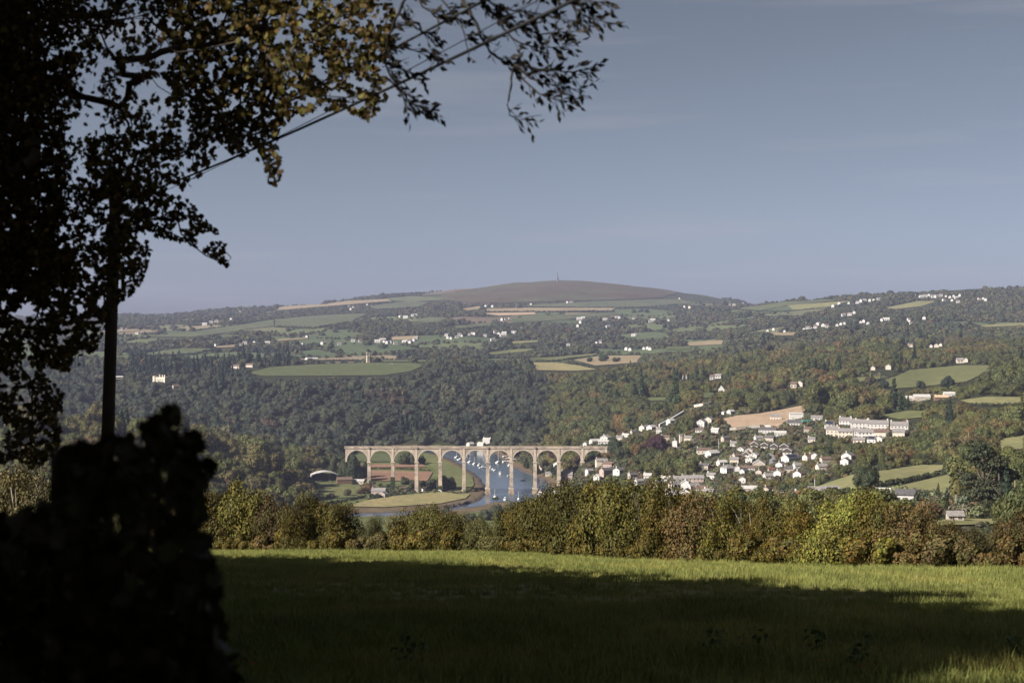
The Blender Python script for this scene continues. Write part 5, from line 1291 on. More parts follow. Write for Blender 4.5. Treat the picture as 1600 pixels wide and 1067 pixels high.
# trees and bushes on the valley floor
VB = [('oak_tree', 556, 752, 9.5, 27, (0.036, 0.046, 0.022), 'tall dark trees hiding the left foot of the viaduct'), ('oak_tree', 540, 748, 9, 24, (0.042, 0.05, 0.023), 'dark tree left of the trees at the viaduct foot'),
      ('oak_tree', 527, 742, 9, 20, (0.055, 0.055, 0.026), 'olive tree behind the farm barn'), ('oak_tree', 568, 746, 6, 16, (0.036, 0.044, 0.022), 'dark tree just left of the first clear pier'),
      ('oak_tree', 634, 726, 8, 14, (0.05, 0.056, 0.026), 'left tree behind the ploughed field through the third arch'), ('oak_tree', 645, 726, 7, 13, (0.055, 0.058, 0.028), 'right tree behind the ploughed field through the third arch'), ('oak_tree', 660, 725, 5, 10, (0.042, 0.05, 0.022), 'small tree right of the pier behind the ploughed field'),
      ('bush', 633, 757, 5.2, 7.5, (0.04, 0.045, 0.022), 'round dark bush at the edge of the ploughed field'), ('bush', 648, 760, 5.5, 6.5, (0.05, 0.05, 0.026), 'olive bush right of the round dark bush'), ('bush', 661, 761, 5.5, 6, (0.045, 0.048, 0.024), 'low bush behind the white caravan'),
      ('oak_tree', 678, 765, 7, 9, (0.042, 0.048, 0.024), 'left one of the three meadow trees'), ('oak_tree', 692, 766, 8, 14, (0.045, 0.052, 0.026), 'tallest one of the three meadow trees'), ('oak_tree', 703, 765, 7, 12, (0.04, 0.046, 0.022), 'right one of the three meadow trees'),
      ('oak_tree', 576, 770, 8, 8.5, (0.105, 0.062, 0.034), 'russet tree in front of the farm cottage'), ('oak_tree', 566, 772, 6, 6, (0.09, 0.065, 0.034), 'brownish tree left of the russet farm tree'), ('bush', 544, 775, 4, 6, (0.07, 0.06, 0.03), 'thin brownish bush in the farm meadow'),
      ('bush', 517, 778, 4, 4, (0.085, 0.065, 0.034), 'straw coloured bush at the lower farm meadow'), ('bush', 590, 778, 4.5, 3.6, (0.03, 0.04, 0.02), 'dark bush below the cottage porch'), ('bush', 613, 774, 4, 3.5, (0.05, 0.06, 0.028), 'low green bush right of the cottage'), ('bush', 637, 769, 4.5, 3.8, (0.04, 0.05, 0.024), 'bush between red-roofed hut and caravan'),
      ('oak_tree', 757, 812, 6, 8, (0.06, 0.065, 0.035), 'leftmost grey-green tree on the near river bank in the hedge dip'), ('oak_tree', 776, 808, 7, 10, (0.055, 0.062, 0.036), 'second grey-green tree on the near river bank in the hedge dip'), ('oak_tree', 797, 806, 7, 10, (0.065, 0.065, 0.036), 'third grey-green tree on the near river bank in the hedge dip'), ('oak_tree', 818, 803, 7, 11, (0.052, 0.058, 0.032), 'fourth grey-green tree on the near river bank in the hedge dip'), ('oak_tree', 838, 799, 7, 10, (0.07, 0.062, 0.034), 'brownish tree on the near river bank beside the hedge crest'), ('oak_tree', 735, 818, 6, 8, (0.05, 0.055, 0.03), 'low dark tree on the near bank at the left of the hedge dip'),
      ('bush', 774, 784, 4, 5, (0.05, 0.055, 0.03), 'grey-green bush by the near yacht'), ('oak_tree', 866, 742, 5, 10, (0.034, 0.044, 0.024), 'dark bankside tree between two right-hand piers'), ('oak_tree', 838, 741, 5, 9, (0.06, 0.06, 0.026), 'olive bankside tree through the arch by the quay'), ('oak_tree', 824, 732, 5, 11, (0.04, 0.045, 0.022), 'dark tree above the quay left of the cream cottage'),
      ('oak_tree', 806, 715, 6, 12, (0.045, 0.05, 0.024), 'tree behind the boatyard under the arch crown'), ('oak_tree', 866, 722, 6, 14, (0.05, 0.026, 0.03), 'purple-leaved tree seen through third arch from the right'), ('oak_tree', 905, 727, 6, 10, (0.055, 0.04, 0.03), 'brown bare-twigged tree right of the stone house'), ('oak_tree', 925, 716, 6, 9, (0.034, 0.044, 0.022), 'dark tree through the rightmost arch'),
      ('oak_tree', 962, 712, 8, 15, (0.036, 0.046, 0.024), 'dark tree hiding the right end of the viaduct'), ('oak_tree', 972, 722, 8, 13, (0.045, 0.05, 0.024), 'green tree right of the viaduct end')]
for e in VB: big_tree(*e)

# ------------------------------------------------------------------ hedgerows between fields
def hedgerow(pts, h, tintc, label, y0=165, dens=1.0):
    W = [hit(p[0], p[1], y0) for p in outline(pts + pts[::-1][1:-1] if False else pts)][:-1] if False else []
    seg = []
    for a, b_ in zip(pts, pts[1:]):
        k = max(2, int(abs(b_[0] - a[0]) / 5))
        seg += [(a[0] + (b_[0] - a[0]) * j / k, a[1] + (b_[1] - a[1]) * j / k) for j in range(k)]
    seg.append(pts[-1]); W = np.array([hit(q[0], q[1], y0) for q in seg])
    V = []; Fc = []; k0 = 0; o0 = W[0].copy(); rng = np.random.default_rng(len(label) + int(h * 10))
    for a, b_ in zip(W, W[1:]):
        L = np.linalg.norm(b_ - a); m_ = max(2, int(L / (h * .5) * dens))
        for t in rng.random(min(m_, 60)):
            c = a + (b_ - a) * t - o0; hh = h * rng.uniform(.55, 1.25)
            q, d, _, _ = crown_cache
            s = rng.integers(0, len(q) - 30); pp = q[s:s + 22]; dd_ = d[s:s + 22]
            v, f = leaf_quads(pp * np.array([h * .7, h * .7, hh / 1.25]) + c, dd_, h * .26, rng)
            V.append(v); Fc.append(f + k0); k0 += len(v)
    me = mesh_np('hedgerow', np.concatenate(V), np.concatenate(Fc), LEAF)
    o = obj('hedgerow', me, None, tuple(o0)); o['tint'] = list(tintc)
    return tag(o, label, 'hedge')
crown_cache = crown_pts(5, 900, 7)
HD = (0.036, 0.042, 0.02); HB = (0.05, 0.044, 0.024)
HROWS = [([(382, 584), (420, 574.5), (480, 570.5), (560, 567.8)], 2.4, HD, 'dark hedge along the left upper edge of the tower field'),
 ([(582, 567.3), (640, 567.6), (668, 571)], 3, HD, 'dark hedge right of the tower along the field edge'),
 ([(460, 564.5), (560, 564.3), (600, 562.6), (680, 562.4)], 4, HD, 'long dark hedge behind the stone tower'),
 ([(820, 566), (866, 565), (935, 555.5), (1000, 555)], 3.5, HD, 'hedge between the green strip and tan field in mid valley'),
 ([(832, 566), (896, 566.5), (932, 578)], 3, HD, 'hedge between the two tan fields in mid valley'),
 ([(560, 732.8), (620, 732.6), (672, 735.5)], 1.8, (0.06, 0.042, 0.025), 'brown hedge between the two ploughed fields'),
 ([(470, 791), (520, 786), (560, 779), (600, 773), (640, 771.5)], 2.6, HD, 'dark hedge bordering the farm meadow above the reeds'),
 ([(1340, 603), (1395, 589.5), (1420, 578.5), (1500, 571), (1550, 571)], 2.2, HD, 'dark hedge along the upper edge of the green hill field'),
 ([(1490, 602), (1530, 596), (1558, 577)], 2.2, HB, 'brown hedge at the right edge of the green hill field'),
 ([(1370, 761), (1395, 757), (1440, 749), (1470, 741), (1512, 735)], 2.6, HD, 'bushy hedge between the two dry fields'),
 ([(1255, 765), (1290, 773), (1330, 767)], 2.0, HD, 'hedge below the upper dry field'),
 ([(1370, 647), (1420, 640.5), (1455, 641)], 3, HD, 'hedge above the small green field right of the terraces'),
 ([(1548, 699), (1572, 709), (1604, 703.5)], 2.2, HB, 'hedge under the dry field at the frame edge'),
 ([(1500, 634), (1560, 634.5), (1604, 633)], 2.6, HD, 'hedge under the grass field right of the pale barns'),
 ([(800, 479.5), (860, 481.5), (1000, 481.5), (1060, 477)], 6, HD, 'far hedge under the green field on the heath slope'),
 ([(755, 488.5), (840, 488.2), (960, 487)], 6, HD, 'far hedge under the pale stubble strip'),
 ([(300, 518.5), (370, 508.5), (430, 499.5), (500, 493.5), (570, 490)], 6, HD, 'long far hedge climbing across the green fields on the left'),
 ([(430, 511.5), (490, 514), (548, 504)], 6, HD, 'far hedge below the long green fields on the left'),
 ([(574, 486), (650, 481), (700, 484)], 6, HD, 'far hedge under the green slope left of the heath'),
 ([(430, 487.5), (500, 481), (612, 472)], 5, HD, 'far hedge under the tan field on the left ridge'),
 ([(225, 558), (300, 554), (340, 546)], 5, HD, 'far hedge below the small green field left of the manor'),
 ([(1150, 484), (1190, 487), (1240, 486), (1300, 480)], 4, HD, 'far hedge under the fields left of the skyline village'),
 ([(640, 505.5), (684, 505.5), (715, 515.5), (768, 511)], 5, HD, 'far hedge round the small green fields in the valley')]
for e in HROWS: hedgerow(*e)
# trees that stand up from the far skylines
SKY = []
for a, b_, st, r0 in [(280, 480, 5, 9), (536, 690, 4.5, 10), (1130, 1600, 4.2, 8)]:
    x = a
    while x < b_:
        SKY.append((x, r0 * rnd.uniform(.6, 1.25))); x += st * rnd.uniform(.5, 1.8)
pts = []; rr = []
for x, r0 in SKY:
    Y = np.geomspace(3000, 6900, 900); xx = Y * (x - 800) / F; py = 500 + F * (H - ground(xx, Y)) / Y; k = int(np.argmin(py)); pts.append((xx[k], Y[k], ground(xx[k:k + 1], Y[k:k + 1])[0] - 1)); rr.append(r0)
n_ = len(pts)
scatter('skyline_trees', pts, rr, nrg.uniform(0, 6, n_), PAL[nrg.integers(0, 3, n_)] * .9, FARC, 0.95)

# ivy on two piers of the viaduct
IVY = mat_leaf('ivy leaves', (0.035, 0.045, 0.016), tinted=False)
for bx, z0, z1, lab in ((614, 1, 15, 'dark ivy wrapping the lower half of the second clear pier'), (577, 1, 12, 'ivy on the right lower side of the first clear pier'), (688, 1, 7, 'ivy at the foot of the fourth clear pier')):
    m_ = 420; x = (bx - 800) * S + nrg.uniform(-2.1, 2.1, m_); z = nrg.uniform(z0, z1, m_); y = np.full(m_, YV - 3.0) + nrg.uniform(-.35, .1, m_)
    if bx == 577: x = x * 0 + (bx - 800) * S + nrg.uniform(.4, 2.3, m_)
    v, f = leaf_quads(np.stack([x, y, z], 1), np.tile([0, -1, .2], (m_, 1)), .55, nrg)
    c0 = v.mean(0); tag(obj('ivy', mesh_np('ivy', v - c0, f, IVY), None, tuple(c0)), lab, 'ivy')

# ------------------------------------------------------------------ the near field, its hedge and its grass
GRASS = mat_field('field grass', (0.12, 0.114, 0.036), (0.14, 0.125, 0.045), 0.12, 1.6)
fx_ = np.linspace(-130, 120, 150); fy_ = np.concatenate([np.linspace(-95, 10, 40)[:-1], np.linspace(10, 168, 160)])
FX, FY = np.meshgrid(fx_, fy_)
def field_z(x, y):
    return ground(x, y) + 0.05 * np.sin(x * .9 + .3 * y) * np.sin(y * .7) + 0.10 * np.sin(x * .21 + 1) * np.sin(y * .17)
FZ = field_z(FX.ravel(), FY.ravel())
ix = np.arange(FX.size).reshape(FX.shape)
me = mesh_np('field', np.column_stack([FX.ravel(), FY.ravel(), FZ]), np.stack([ix[:-1, :-1], ix[:-1, 1:], ix[1:, 1:], ix[1:, :-1]], -1).reshape(-1, 4), GRASS, smooth=True)
tag(obj('field', me), kind='structure')

def hedge_base(px): return float(np.interp(px, [-400, 340, 800, 1250, 1600, 2000], [860, 866, 872, 881, 890, 902]))
def hedge_Y(px): return 3666.0 / (hedge_base(px) - 841.0)
HTOP = [(-200, 725), (0, 728), (90, 725), (200, 730), (300, 748), (345, 752), (385, 768), (430, 790), (480, 782), (530, 784), (570, 803), (600, 818), (640, 794), (680, 785), (712, 803), (745, 818), (775, 824), (800, 802), (835, 788), (870, 770), (905, 752), (950, 741),
        (985, 739), (1010, 752), (1045, 762), (1075, 776), (1100, 768), (1130, 786), (1170, 772), (1210, 779), (1240, 797), (1268, 803), (1292, 775), (1322, 751), (1350, 760), (1380, 785), (1405, 764), (1432, 790), (1462, 814), (1500, 822), (1550, 815), (1600, 803), (1700, 800)]
HLEAF = mat_leaf('hedge leaves', trans=0.12, var=0.6, hue=0.035)
_n = HLEAF.node_tree; _h = [q for q in _n.nodes if q.type == 'HUE_SAT'][0]       # drifts of turning leaves inside each crown
_t = _n.nodes.new('ShaderNodeTexCoord'); _z = _n.nodes.new('ShaderNodeTexNoise'); _z.inputs['Scale'].default_value = 2.6; _z.inputs['Detail'].default_value = 3
_m = _n.nodes.new('ShaderNodeMix'); _m.data_type = 'RGBA'; _r = _n.nodes.new('ShaderNodeMapRange'); _r.inputs['From Min'].default_value = .47; _r.inputs['From Max'].default_value = .62; _r.inputs['To Max'].default_value = .75
_a = [q for q in _n.nodes if q.type == 'ATTRIBUTE'][0]; _n.links.new(_t.outputs['Object'], _z.inputs['Vector']); _n.links.new(_z.outputs['Fac'], _r.inputs['Value']); _n.links.new(_r.outputs[0], _m.inputs['Factor'])
_n.links.new(_a.outputs['Color'], _m.inputs['A']); _m.inputs['B'].default_value = (0.046, 0.046, 0.013, 1); _n.links.new(_m.outputs['Result'], _h.inputs['Color'])
def hedge_mesh(name, seed, n, size, wide=1.0):
    """a spreading hedge tree: many ragged clumps on a low dome, deep gaps between, leafy to the ground; radius about 1, height about 1.2"""
    rng = np.random.default_rng(seed); C = []; Rr = []
    for k in range(46):
        u = rng.uniform(0, 1); a = rng.uniform(0, 6.28); th = math.acos(1 - u)         # over the dome
        rr = rng.uniform(.62, .98) * (1 + .16 * math.sin(a * 2 + seed) + .12 * math.sin(a * 5 + seed * 2))
        z = rr * math.cos(th) * 1.02 + rng.uniform(-.02, .06); r = rr * math.sin(th) * .86
        C.append((r * math.cos(a), r * math.sin(a), max(.06, z))); Rr.append(rng.uniform(.13, .26) if k % 3 else rng.uniform(.25, .36))
    C = np.array(C); Rr = np.array(Rr); k = rng.choice(len(C), n, p=Rr ** 2 / (Rr ** 2).sum())
    d = rng.normal(0, 1, (n, 3)); d /= np.linalg.norm(d, axis=1, keepdims=True)
    p = C[k] + d * Rr[k][:, None] * rng.uniform(.55, 1.18, (n, 1)) * [1, 1, .8]
    out = C[k] * [1, 1, .9]; out = out / (np.linalg.norm(out, axis=1, keepdims=True) + 1e-6)
    ok_ = (p[:, 2] > 0) ; p, d, out = p[ok_], d[ok_], out[ok_]
    v, f = leaf_quads(p, d * .9 + out * .4, size, rng, spread=.42, jitter=.5)
    # shaded inner leaves
    q = rng.normal(0, 1, (2000, 3)); q /= np.linalg.norm(q, axis=1, keepdims=True); q[:, 2] = np.abs(q[:, 2]); v2, f2 = leaf_quads(q * rng.uniform(.3, .62, (2000, 1)), q, .045, rng)
    return mesh_np(name, np.concatenate([v, v2]), np.concatenate([f, f2 + len(v)]), HLEAF)
HEDGE = [hedge_mesh('crown', 300 + i, 16000, 0.0225) for i in range(7)]
SHR = [crown_mesh('foliage', 330 + i, 1800, 0.075, lobes=9, flat=.9, mat=HLEAF) for i in range(4)]
STEM = []
for i in range(3):
    mb = MB(); rr = random.Random(900 + i)
    for k in range(6):
        a = rr.uniform(0, 6.28); e = rr.uniform(.25, .6)
        mb.tube([(rr.uniform(-.06, .06), rr.uniform(-.06, .06), -.05), (math.cos(a) * e * .4, math.sin(a) * e * .4, .45), (math.cos(a) * e, math.sin(a) * e, .95)], [.018, .012, .004], 5)
    STEM.append(mb.mesh('stems', BARKG if i == 0 else BARK, True))
OLV = (0.088, 0.064, 0.013); YEL = (0.125, 0.112, 0.022); RUS = (0.092, 0.060, 0.022); DOL = (0.075, 0.068, 0.022); DUN = (0.08, 0.062, 0.024)
def hcol(px):
    for a, b_, c, nme in [(405, 455, RUS, 'russet'), (1085, 1112, RUS, 'russet'), (1275, 1365, YEL, 'yellow-green'), (1390, 1420, YEL, 'yellow-green'), (1420, 1475, RUS, 'russet'), (1475, 1545, DUN, 'brown-green'), (1545, 1800, RUS, 'russet'), (560, 620, DUN, 'brown-green'), (735, 790, DOL, 'dark olive'), (-300, 330, DUN, 'brown-green')]:
        if a <= px <= b_: return c, nme
    return OLV, 'golden olive'
PLACE = {}
HN = []
x = -230.0; last = None
hrn = random.Random(11)
hp = []; HPX = [-200, -140, -85, -30, 30, 90, 150, 215, 280, 345, 392, 436, 484, 531, 578, 626, 668, 710, 748, 786, 818, 852, 890, 930, 968, 1008, 1050, 1095, 1136, 1176, 1218, 1256, 1298, 1342, 1388, 1424, 1468, 1518, 1566, 1612, 1660, 1705]
hp = [q + hrn.uniform(-6, 6) for q in HPX]
tops = np.array(HTOP, float)
bounds = [(-400, 95, 'in the shaded left end of the field hedge'), (95, 330, 'behind the black bush'), (330, 400, 'just right of the black bush'), (400, 470, 'next to the left russet tree'), (470, 560, 'below the farm barn'), (560, 630, 'at the gap showing the lower river'),
          (630, 735, 'below the reedy meadow'), (735, 800, 'in the low dip under the river piers'), (800, 880, 'under the stone house'), (880, 1030, 'in the tallest clump of the hedge'), (1030, 1120, 'under the lower village roofs'), (1120, 1260, 'in the rounded clump under the workshop'),
          (1260, 1370, 'in the tall yellow clump'), (1370, 1440, 'in the smaller yellow clump'), (1440, 1520, 'under the small grey shed'), (1520, 1590, 'under the dark pines'), (1590, 1800, 'at the right edge of the frame')]
rows = {}
for px in hp:
    nm = [b_[2] for b_ in bounds if b_[0] <= px < b_[1]][0]; rows.setdefault((nm, hcol(px)[1]), []).append(px)
ORD = {1: ['the only'], 2: ['left', 'right'], 3: ['left', 'middle', 'right'], 4: ['leftmost', 'second', 'third', 'rightmost'], 5: ['leftmost', 'second', 'middle', 'fourth', 'rightmost'], 6: ['leftmost', 'second', 'third', 'fourth', 'fifth', 'rightmost']}
for (nm, cn), pl in rows.items():
    for j, px in enumerate(pl):
        Y = hedge_Y(px); top = float(np.mean(np.interp([px - 22, px, px, px + 22], tops[:, 0], tops[:, 1]))) + hrn.uniform(-6, 7); base = hedge_base(px)
        h = (base - top) * Y / F; r = max(0.62 * h, 1.6) * hrn.uniform(.88, 1.25)
        yy = Y + r * hrn.uniform(.55, 1.3); xx = yy * (px - 800) / F
        o_ = ORD.get(len(pl)); od = o_[j] if o_ else '%s' % (['leftmost', 'second', 'third', 'fourth', 'fifth', 'sixth', 'seventh', 'eighth', 'ninth', 'tenth', 'eleventh', 'twelfth'][j] if j < len(pl) - 1 else 'rightmost')
        lab = ('%s %s hedge tree %s' % (od, cn, nm)) if od != 'the only' else '%s hedge tree %s' % (cn, nm)
        z = float(ground(np.array([xx]), np.array([yy]))[0])
        rt = empty('hedge_tree', (xx, yy, z), hrn.uniform(0, 6.28), lab, 'tree', 'trees of the field hedge')
        c = obj('crown', HEDGE[hrn.randrange(7)], rt); c.scale = (r, r * .8, h / 0.98 * hrn.uniform(.94, 1.06)); t_ = np.array(hcol(px)[0]) * (hrn.uniform(.5, 1.12) if hcol(px)[1] != 'yellow-green' else hrn.uniform(1.25, 1.5)) * np.array([hrn.uniform(.82, 1.08), 1.0, 1.0]); c['tint'] = [float(v) for v in t_]
        c.location.z = -.02 * h
        t_ = obj('stem', STEM[hrn.randrange(3)], rt); t_.scale = (h * .75, h * .75, h * .9)
k = 0; px = -150.0; SHL = {}
while px < 1720:
    Y = hedge_Y(px) - hrn.uniform(-.4, .5); h = hrn.uniform(.9, 2.0); xx = Y * (px - 800) / F
    o = obj('hedge_shrub', SHR[k % 4], None, (xx, Y + .6, float(ground(np.array([xx]), np.array([Y]))[0]) - .1)); o.scale = (h * .95, h * .8, h * .85); o.rotation_euler.z = hrn.uniform(0, 6.28)
    c, cn = hcol(px + 12); o['tint'] = [float(v) for v in np.array(c) * hrn.uniform(.7, 1.1)]
    nm = [b_[2] for b_ in bounds if b_[0] <= px < b_[1]][0]
    SHL.setdefault((cn, nm), []).append(o)
    k += 1; px += hrn.uniform(20, 30) * 100 / Y

for (cn, nm), l_ in SHL.items():
    for j, o in enumerate(l_): tag(o, ('%s low %s shrub %s' % (nth(j, len(l_)), cn, nm)).replace('only ', ''), 'shrub', 'low shrubs at the foot of the hedge')

# grass tufts
def tuft_mesh(name, seed, nb, hgt, spread, mat):
    rng = np.random.default_rng(seed); V = []; Fc = []
    for k in range(nb):
        a = rng.uniform(0, 6.28); d = np.array([math.cos(a), math.sin(a), 0]); s = np.array([-d[1], d[0], 0]); h = hgt * rng.uniform(.5, 1.2)
        p = np.array([rng.normal(0, spread), rng.normal(0, spread), 0]); wd = .0045 * rng.uniform(.8, 1.6); ln = h * rng.uniform(.15, .75)
        i = len(V)
        V += [p - s * wd, p + s * wd, p + d * ln * .35 + [0, 0, h * .6] - s * wd * .8, p + d * ln * .35 + [0, 0, h * .6] + s * wd * .8, p + d * ln + [0, 0, h]]
        Fc += [(i, i + 1, i + 3), (i, i + 3, i + 2), (i + 2, i + 3, i + 4)]
    return mesh_np(name, np.array(V), np.array(Fc), mat)
GBL = mat_leaf('grass blades', trans=0.25, var=0.3, hue=0.02)
TUF = [tuft_mesh('tuft', 400 + i, 34, .15, .10, GBL) for i in range(4)] + [tuft_mesh('tuft', 410 + i, 30, .26, .07, GBL) for i in range(2)]
pts = []
for n_, y0, y1 in ((18000, 9, 36), (44000, 36, 152)):
    y = np.sqrt(nrg.uniform(y0 ** 2, y1 ** 2, n_)); px = nrg.uniform(-40, 1640, n_); x = y * (px - 800) / F
    k = y < np.interp(px, [-400, 340, 800, 1250, 1600, 2000], [193, 147, 118, 91.6, 74.8, 60]) + 1
    pts.append(np.stack([x[k], y[k], field_z(x[k], y[k]) - .01], 1))
pts = np.concatenate(pts); n_ = len(pts)
gcl = np.array([mnoise.noise(Vector((a[0] / 3.0, a[1] / 5.0, 1.7))) for a in pts])
gt = np.array((0.154, 0.168, 0.048)) * (1 + .35 * gcl[:, None]) * nrg.uniform(.8, 1.2, (n_, 1)); gt[:, 0] += np.clip(gcl, 0, 1) * .05
scl = nrg.uniform(.5, 1.0, n_) * (1 + .5 * np.clip(-gcl, 0, 1)); scl *= np.where(pts[:, 1] > 50, 1.35, 1.0)
scatter('grass', pts, scl, nrg.uniform(0, 6.28, n_), gt, TUF)

# fallen leaves on the near grass
FL = mat_leaf('fallen leaf', (0.20, 0.085, 0.035), tinted=False, var=.5)
n_ = 420; y = np.sqrt(nrg.uniform(16.5 ** 2, 30 ** 2, n_)); px = nrg.uniform(300, 1640, n_); x = y * (px - 800) / F
v, f = leaf_quads(np.stack([x, y, field_z(x, y) + nrg.uniform(.03, .12, n_)], 1), np.tile([0, -.3, 1.0], (n_, 1)), .045, nrg, spread=.5)
tag(obj('fallen_leaves', mesh_np('fallen_leaves', v, f, FL)), kind='stuff')
# broad-leaved weeds
WED = mat_leaf('dock leaves', (0.06, 0.085, 0.03), tinted=False, trans=.15)
for k, (px, Y, lab) in enumerate([(1115, 20, 'broad-leaved weed left of centre in the dark grass'), (1180, 19.5, 'broad-leaved weed in the dark right foreground'), (1275, 20.5, 'tall weed clump in the dark right foreground'), (1345, 18, 'low weed clump near the bottom right'), (1585, 19, 'weed clump at the right edge of the dark grass'), (640, 18, 'small weed clump at the bottom centre')]):
    p = np.random.default_rng(500 + k); m_ = 40
    a = p.uniform(0, 6.28, m_); rr = p.uniform(.02, .22, m_); z = p.uniform(.05, .38, m_)
    v, f = leaf_quads(np.stack([rr * np.cos(a), rr * np.sin(a), z], 1), np.stack([np.cos(a), np.sin(a), np.full(m_, .8)], 1), .05, p, spread=.4)
    x = Y * (px - 800) / F
    tag(obj('weed', mesh_np('weed', v, f, WED), None, (x, Y, float(field_z(np.array([x]), np.array([Y]))[0]))), lab, 'weed')

# ------------------------------------------------------------------ the big tree on the left, its leaves and branches
TLEAF = mat_leaf('tree leaves', (0.058, 0.043, 0.011), tinted=False, trans=.16, var=.75, hue=.04)
TBARK = mat_plain('tree bark', (0.05, 0.04, 0.032), .95, .4, 3)
half = [(0, -1.25), (.05, -.85), (.38, -.95), (.42, -.55), (.88, -.45), (.60, -.05), (.80, .38), (.40, .38), (.30, .80), (0, 1.0)]
LSH = np.array(half + [(-a, b_) for a, b_ in half[-2:0:-1]]); LN = len(LSH)
def lobed(points, size, rng, droop=.7, mat=None, nrm=None):
    n = len(points); d = rng.normal(0, 1, (n, 3))
    if nrm is not None: d = d * .7 + nrm
    d /= np.linalg.norm(d, axis=1, keepdims=True)
    t = rng.normal(0, .6, (n, 3)) + [0, 0, -droop]; t -= d * (t * d).sum(1, keepdims=True); t /= np.linalg.norm(t, axis=1, keepdims=True) + 1e-9
    s = np.cross(d, t); sz = size * rng.uniform(.65, 1.25, (n, 1, 1))
    c = rng.uniform(-.25, .35, (n, 1, 1))
    L = LSH[None]; P_ = points[:, None] + sz * (s[:, None] * L[..., :1] + t[:, None] * L[..., 1:] + d[:, None] * c * np.abs(L[..., :1]))
    ctr = points[:, None]
    v = np.concatenate([ctr, P_], 1).reshape(-1, 3); o = np.arange(n)[:, None, None] * (LN + 1)
    k = np.arange(LN); tri = np.stack([np.zeros(LN, int), k + 1, (k + 1) % LN + 1], -1)[None]
    return v, (o + tri).reshape(-1, 3)
LEAF1 = None
def leaf_single(seed):
    v, f = lobed(np.zeros((1, 3)), 1.0, np.random.default_rng(seed)); return mesh_np('leaf', v, f, TLEAF)

trng = np.random.default_rng(77)
def fill(poly, layers, y0, y1, hole, lpx=36.0):
    poly = np.array(poly, float); a, b_ = poly.min(0), poly.max(0); A = (b_ - a).prod(); m_ = int(A / lpx * layers)
    q = trng.uniform(a, b_, (m_, 2)); q = q[in_poly(q[:, 0], q[:, 1], poly)]
    nzv = np.array([mnoise.noise(Vector((p[0] / 27, p[1] / 24, 4.2))) + .9 * mnoise.noise(Vector((p[0] / 9, p[1] / 8, 8.8))) for p in q])
    q = q[nzv > hole]; Y = trng.uniform(y0, y1, len(q))
    return np.stack([Y * (q[:, 0] - 800) / F, Y, H - Y * (q[:, 1] - 500) / F], 1)
MASK = [([(-60, -60), (205, -60), (212, 60), (130, 80), (110, 130), (112, 260), (215, 270), (222, 330), (200, 420), (185, 470), (150, 545), (95, 580), (50, 560), (-60, 590)], 5.2, 12.7, 15.5, -.28),
        ([(-60, -60), (60, -60), (66, 130), (60, 330), (120, 400), (60, 470), (-60, 420)], 5.5, 12.7, 15, -.6),
        ([(105, 75), (280, 70), (280, 250), (110, 265)], 2.6, 12.3, 15, -.05),
        ([(190, -60), (435, -60), (445, 120), (432, 240), (400, 255), (350, 235), (310, 280), (280, 310), (215, 325), (255, 200), (265, 70)], 4.0, 12.9, 14.8, -.2),
        ([(270, 60), (430, 40), (430, 200), (390, 235), (320, 230)], 3.0, 12.9, 14.5, -.35),
        ([(420, -60), (600, -60), (622, 50), (600, 100), (604, 158), (575, 192), (540, 172), (500, 172), (455, 186), (428, 212)], 3.4, 12.8, 14.6, -.22),
        ([(420, -60), (600, -60), (622, 50), (600, 100), (604, 158), (575, 192), (540, 172), (500, 172), (455, 186), (428, 212)], 1.9, 10.4, 12.2, -.12),
        ([(250, -60), (435, -60), (440, 120), (400, 200), (330, 150), (280, 120)], 0.9, 11.2, 12.4, .0), ([(150, 60), (270, 40), (290, 160), (200, 210), (150, 160)], .7, 11.4, 12.2, .0),
        ([(135, 215), (245, 205), (248, 335), (140, 335)], 4.0, 12.9, 15, -.5), ([(-60, -60), (110, -60), (95, 440), (-60, 470)], 3.5, 13, 15.3, -.75), ([(200, -60), (420, -60), (420, 60), (230, 90)], 2.5, 13, 14.8, -.3),
        ([(408, 235), (432, 225), (442, 265), (430, 293), (418, 285)], 4.0, 11.5, 12.5, -.4),
        ([(225, 325), (285, 298), (318, 340), (350, 372), (356, 416), (330, 402), (298, 382), (262, 372), (225, 372)], 5, 13.3, 14.8, -.16),
        ([(182, 330), (236, 320), (236, 398), (222, 440), (200, 468), (182, 475)], 4.6, 13, 14.5, -.2),
        ([(-60, 555), (55, 568), (98, 615), (96, 690), (60, 738), (22, 715), (-60, 760)], 5.5, 13, 15.3, -.22),
        ([(0, 395), (165, 420), (165, 500), (120, 580), (60, 575), (0, 540)], 4.0, 13, 15.3, -.12)]
LP = np.concatenate([fill(*m_) for m_ in MASK])
OUTP = np.concatenate([fill([(-900, -800), (-60, -800), (-60, 520), (-500, 620), (-900, 300)], 1.3, 11.6, 19, -.4, 80), fill([(-60, -700), (620, -700), (620, -60), (-60, -60)], .8, 12.2, 17, -.25, 80)])
tree = empty('shade_tree', (-5.6, 13.6, plane_z(13.6) - .1), 0, 'big dark tree overhanging the left side, leaves black and gold against the sky', 'tree')
TO = np.array(tree.location)
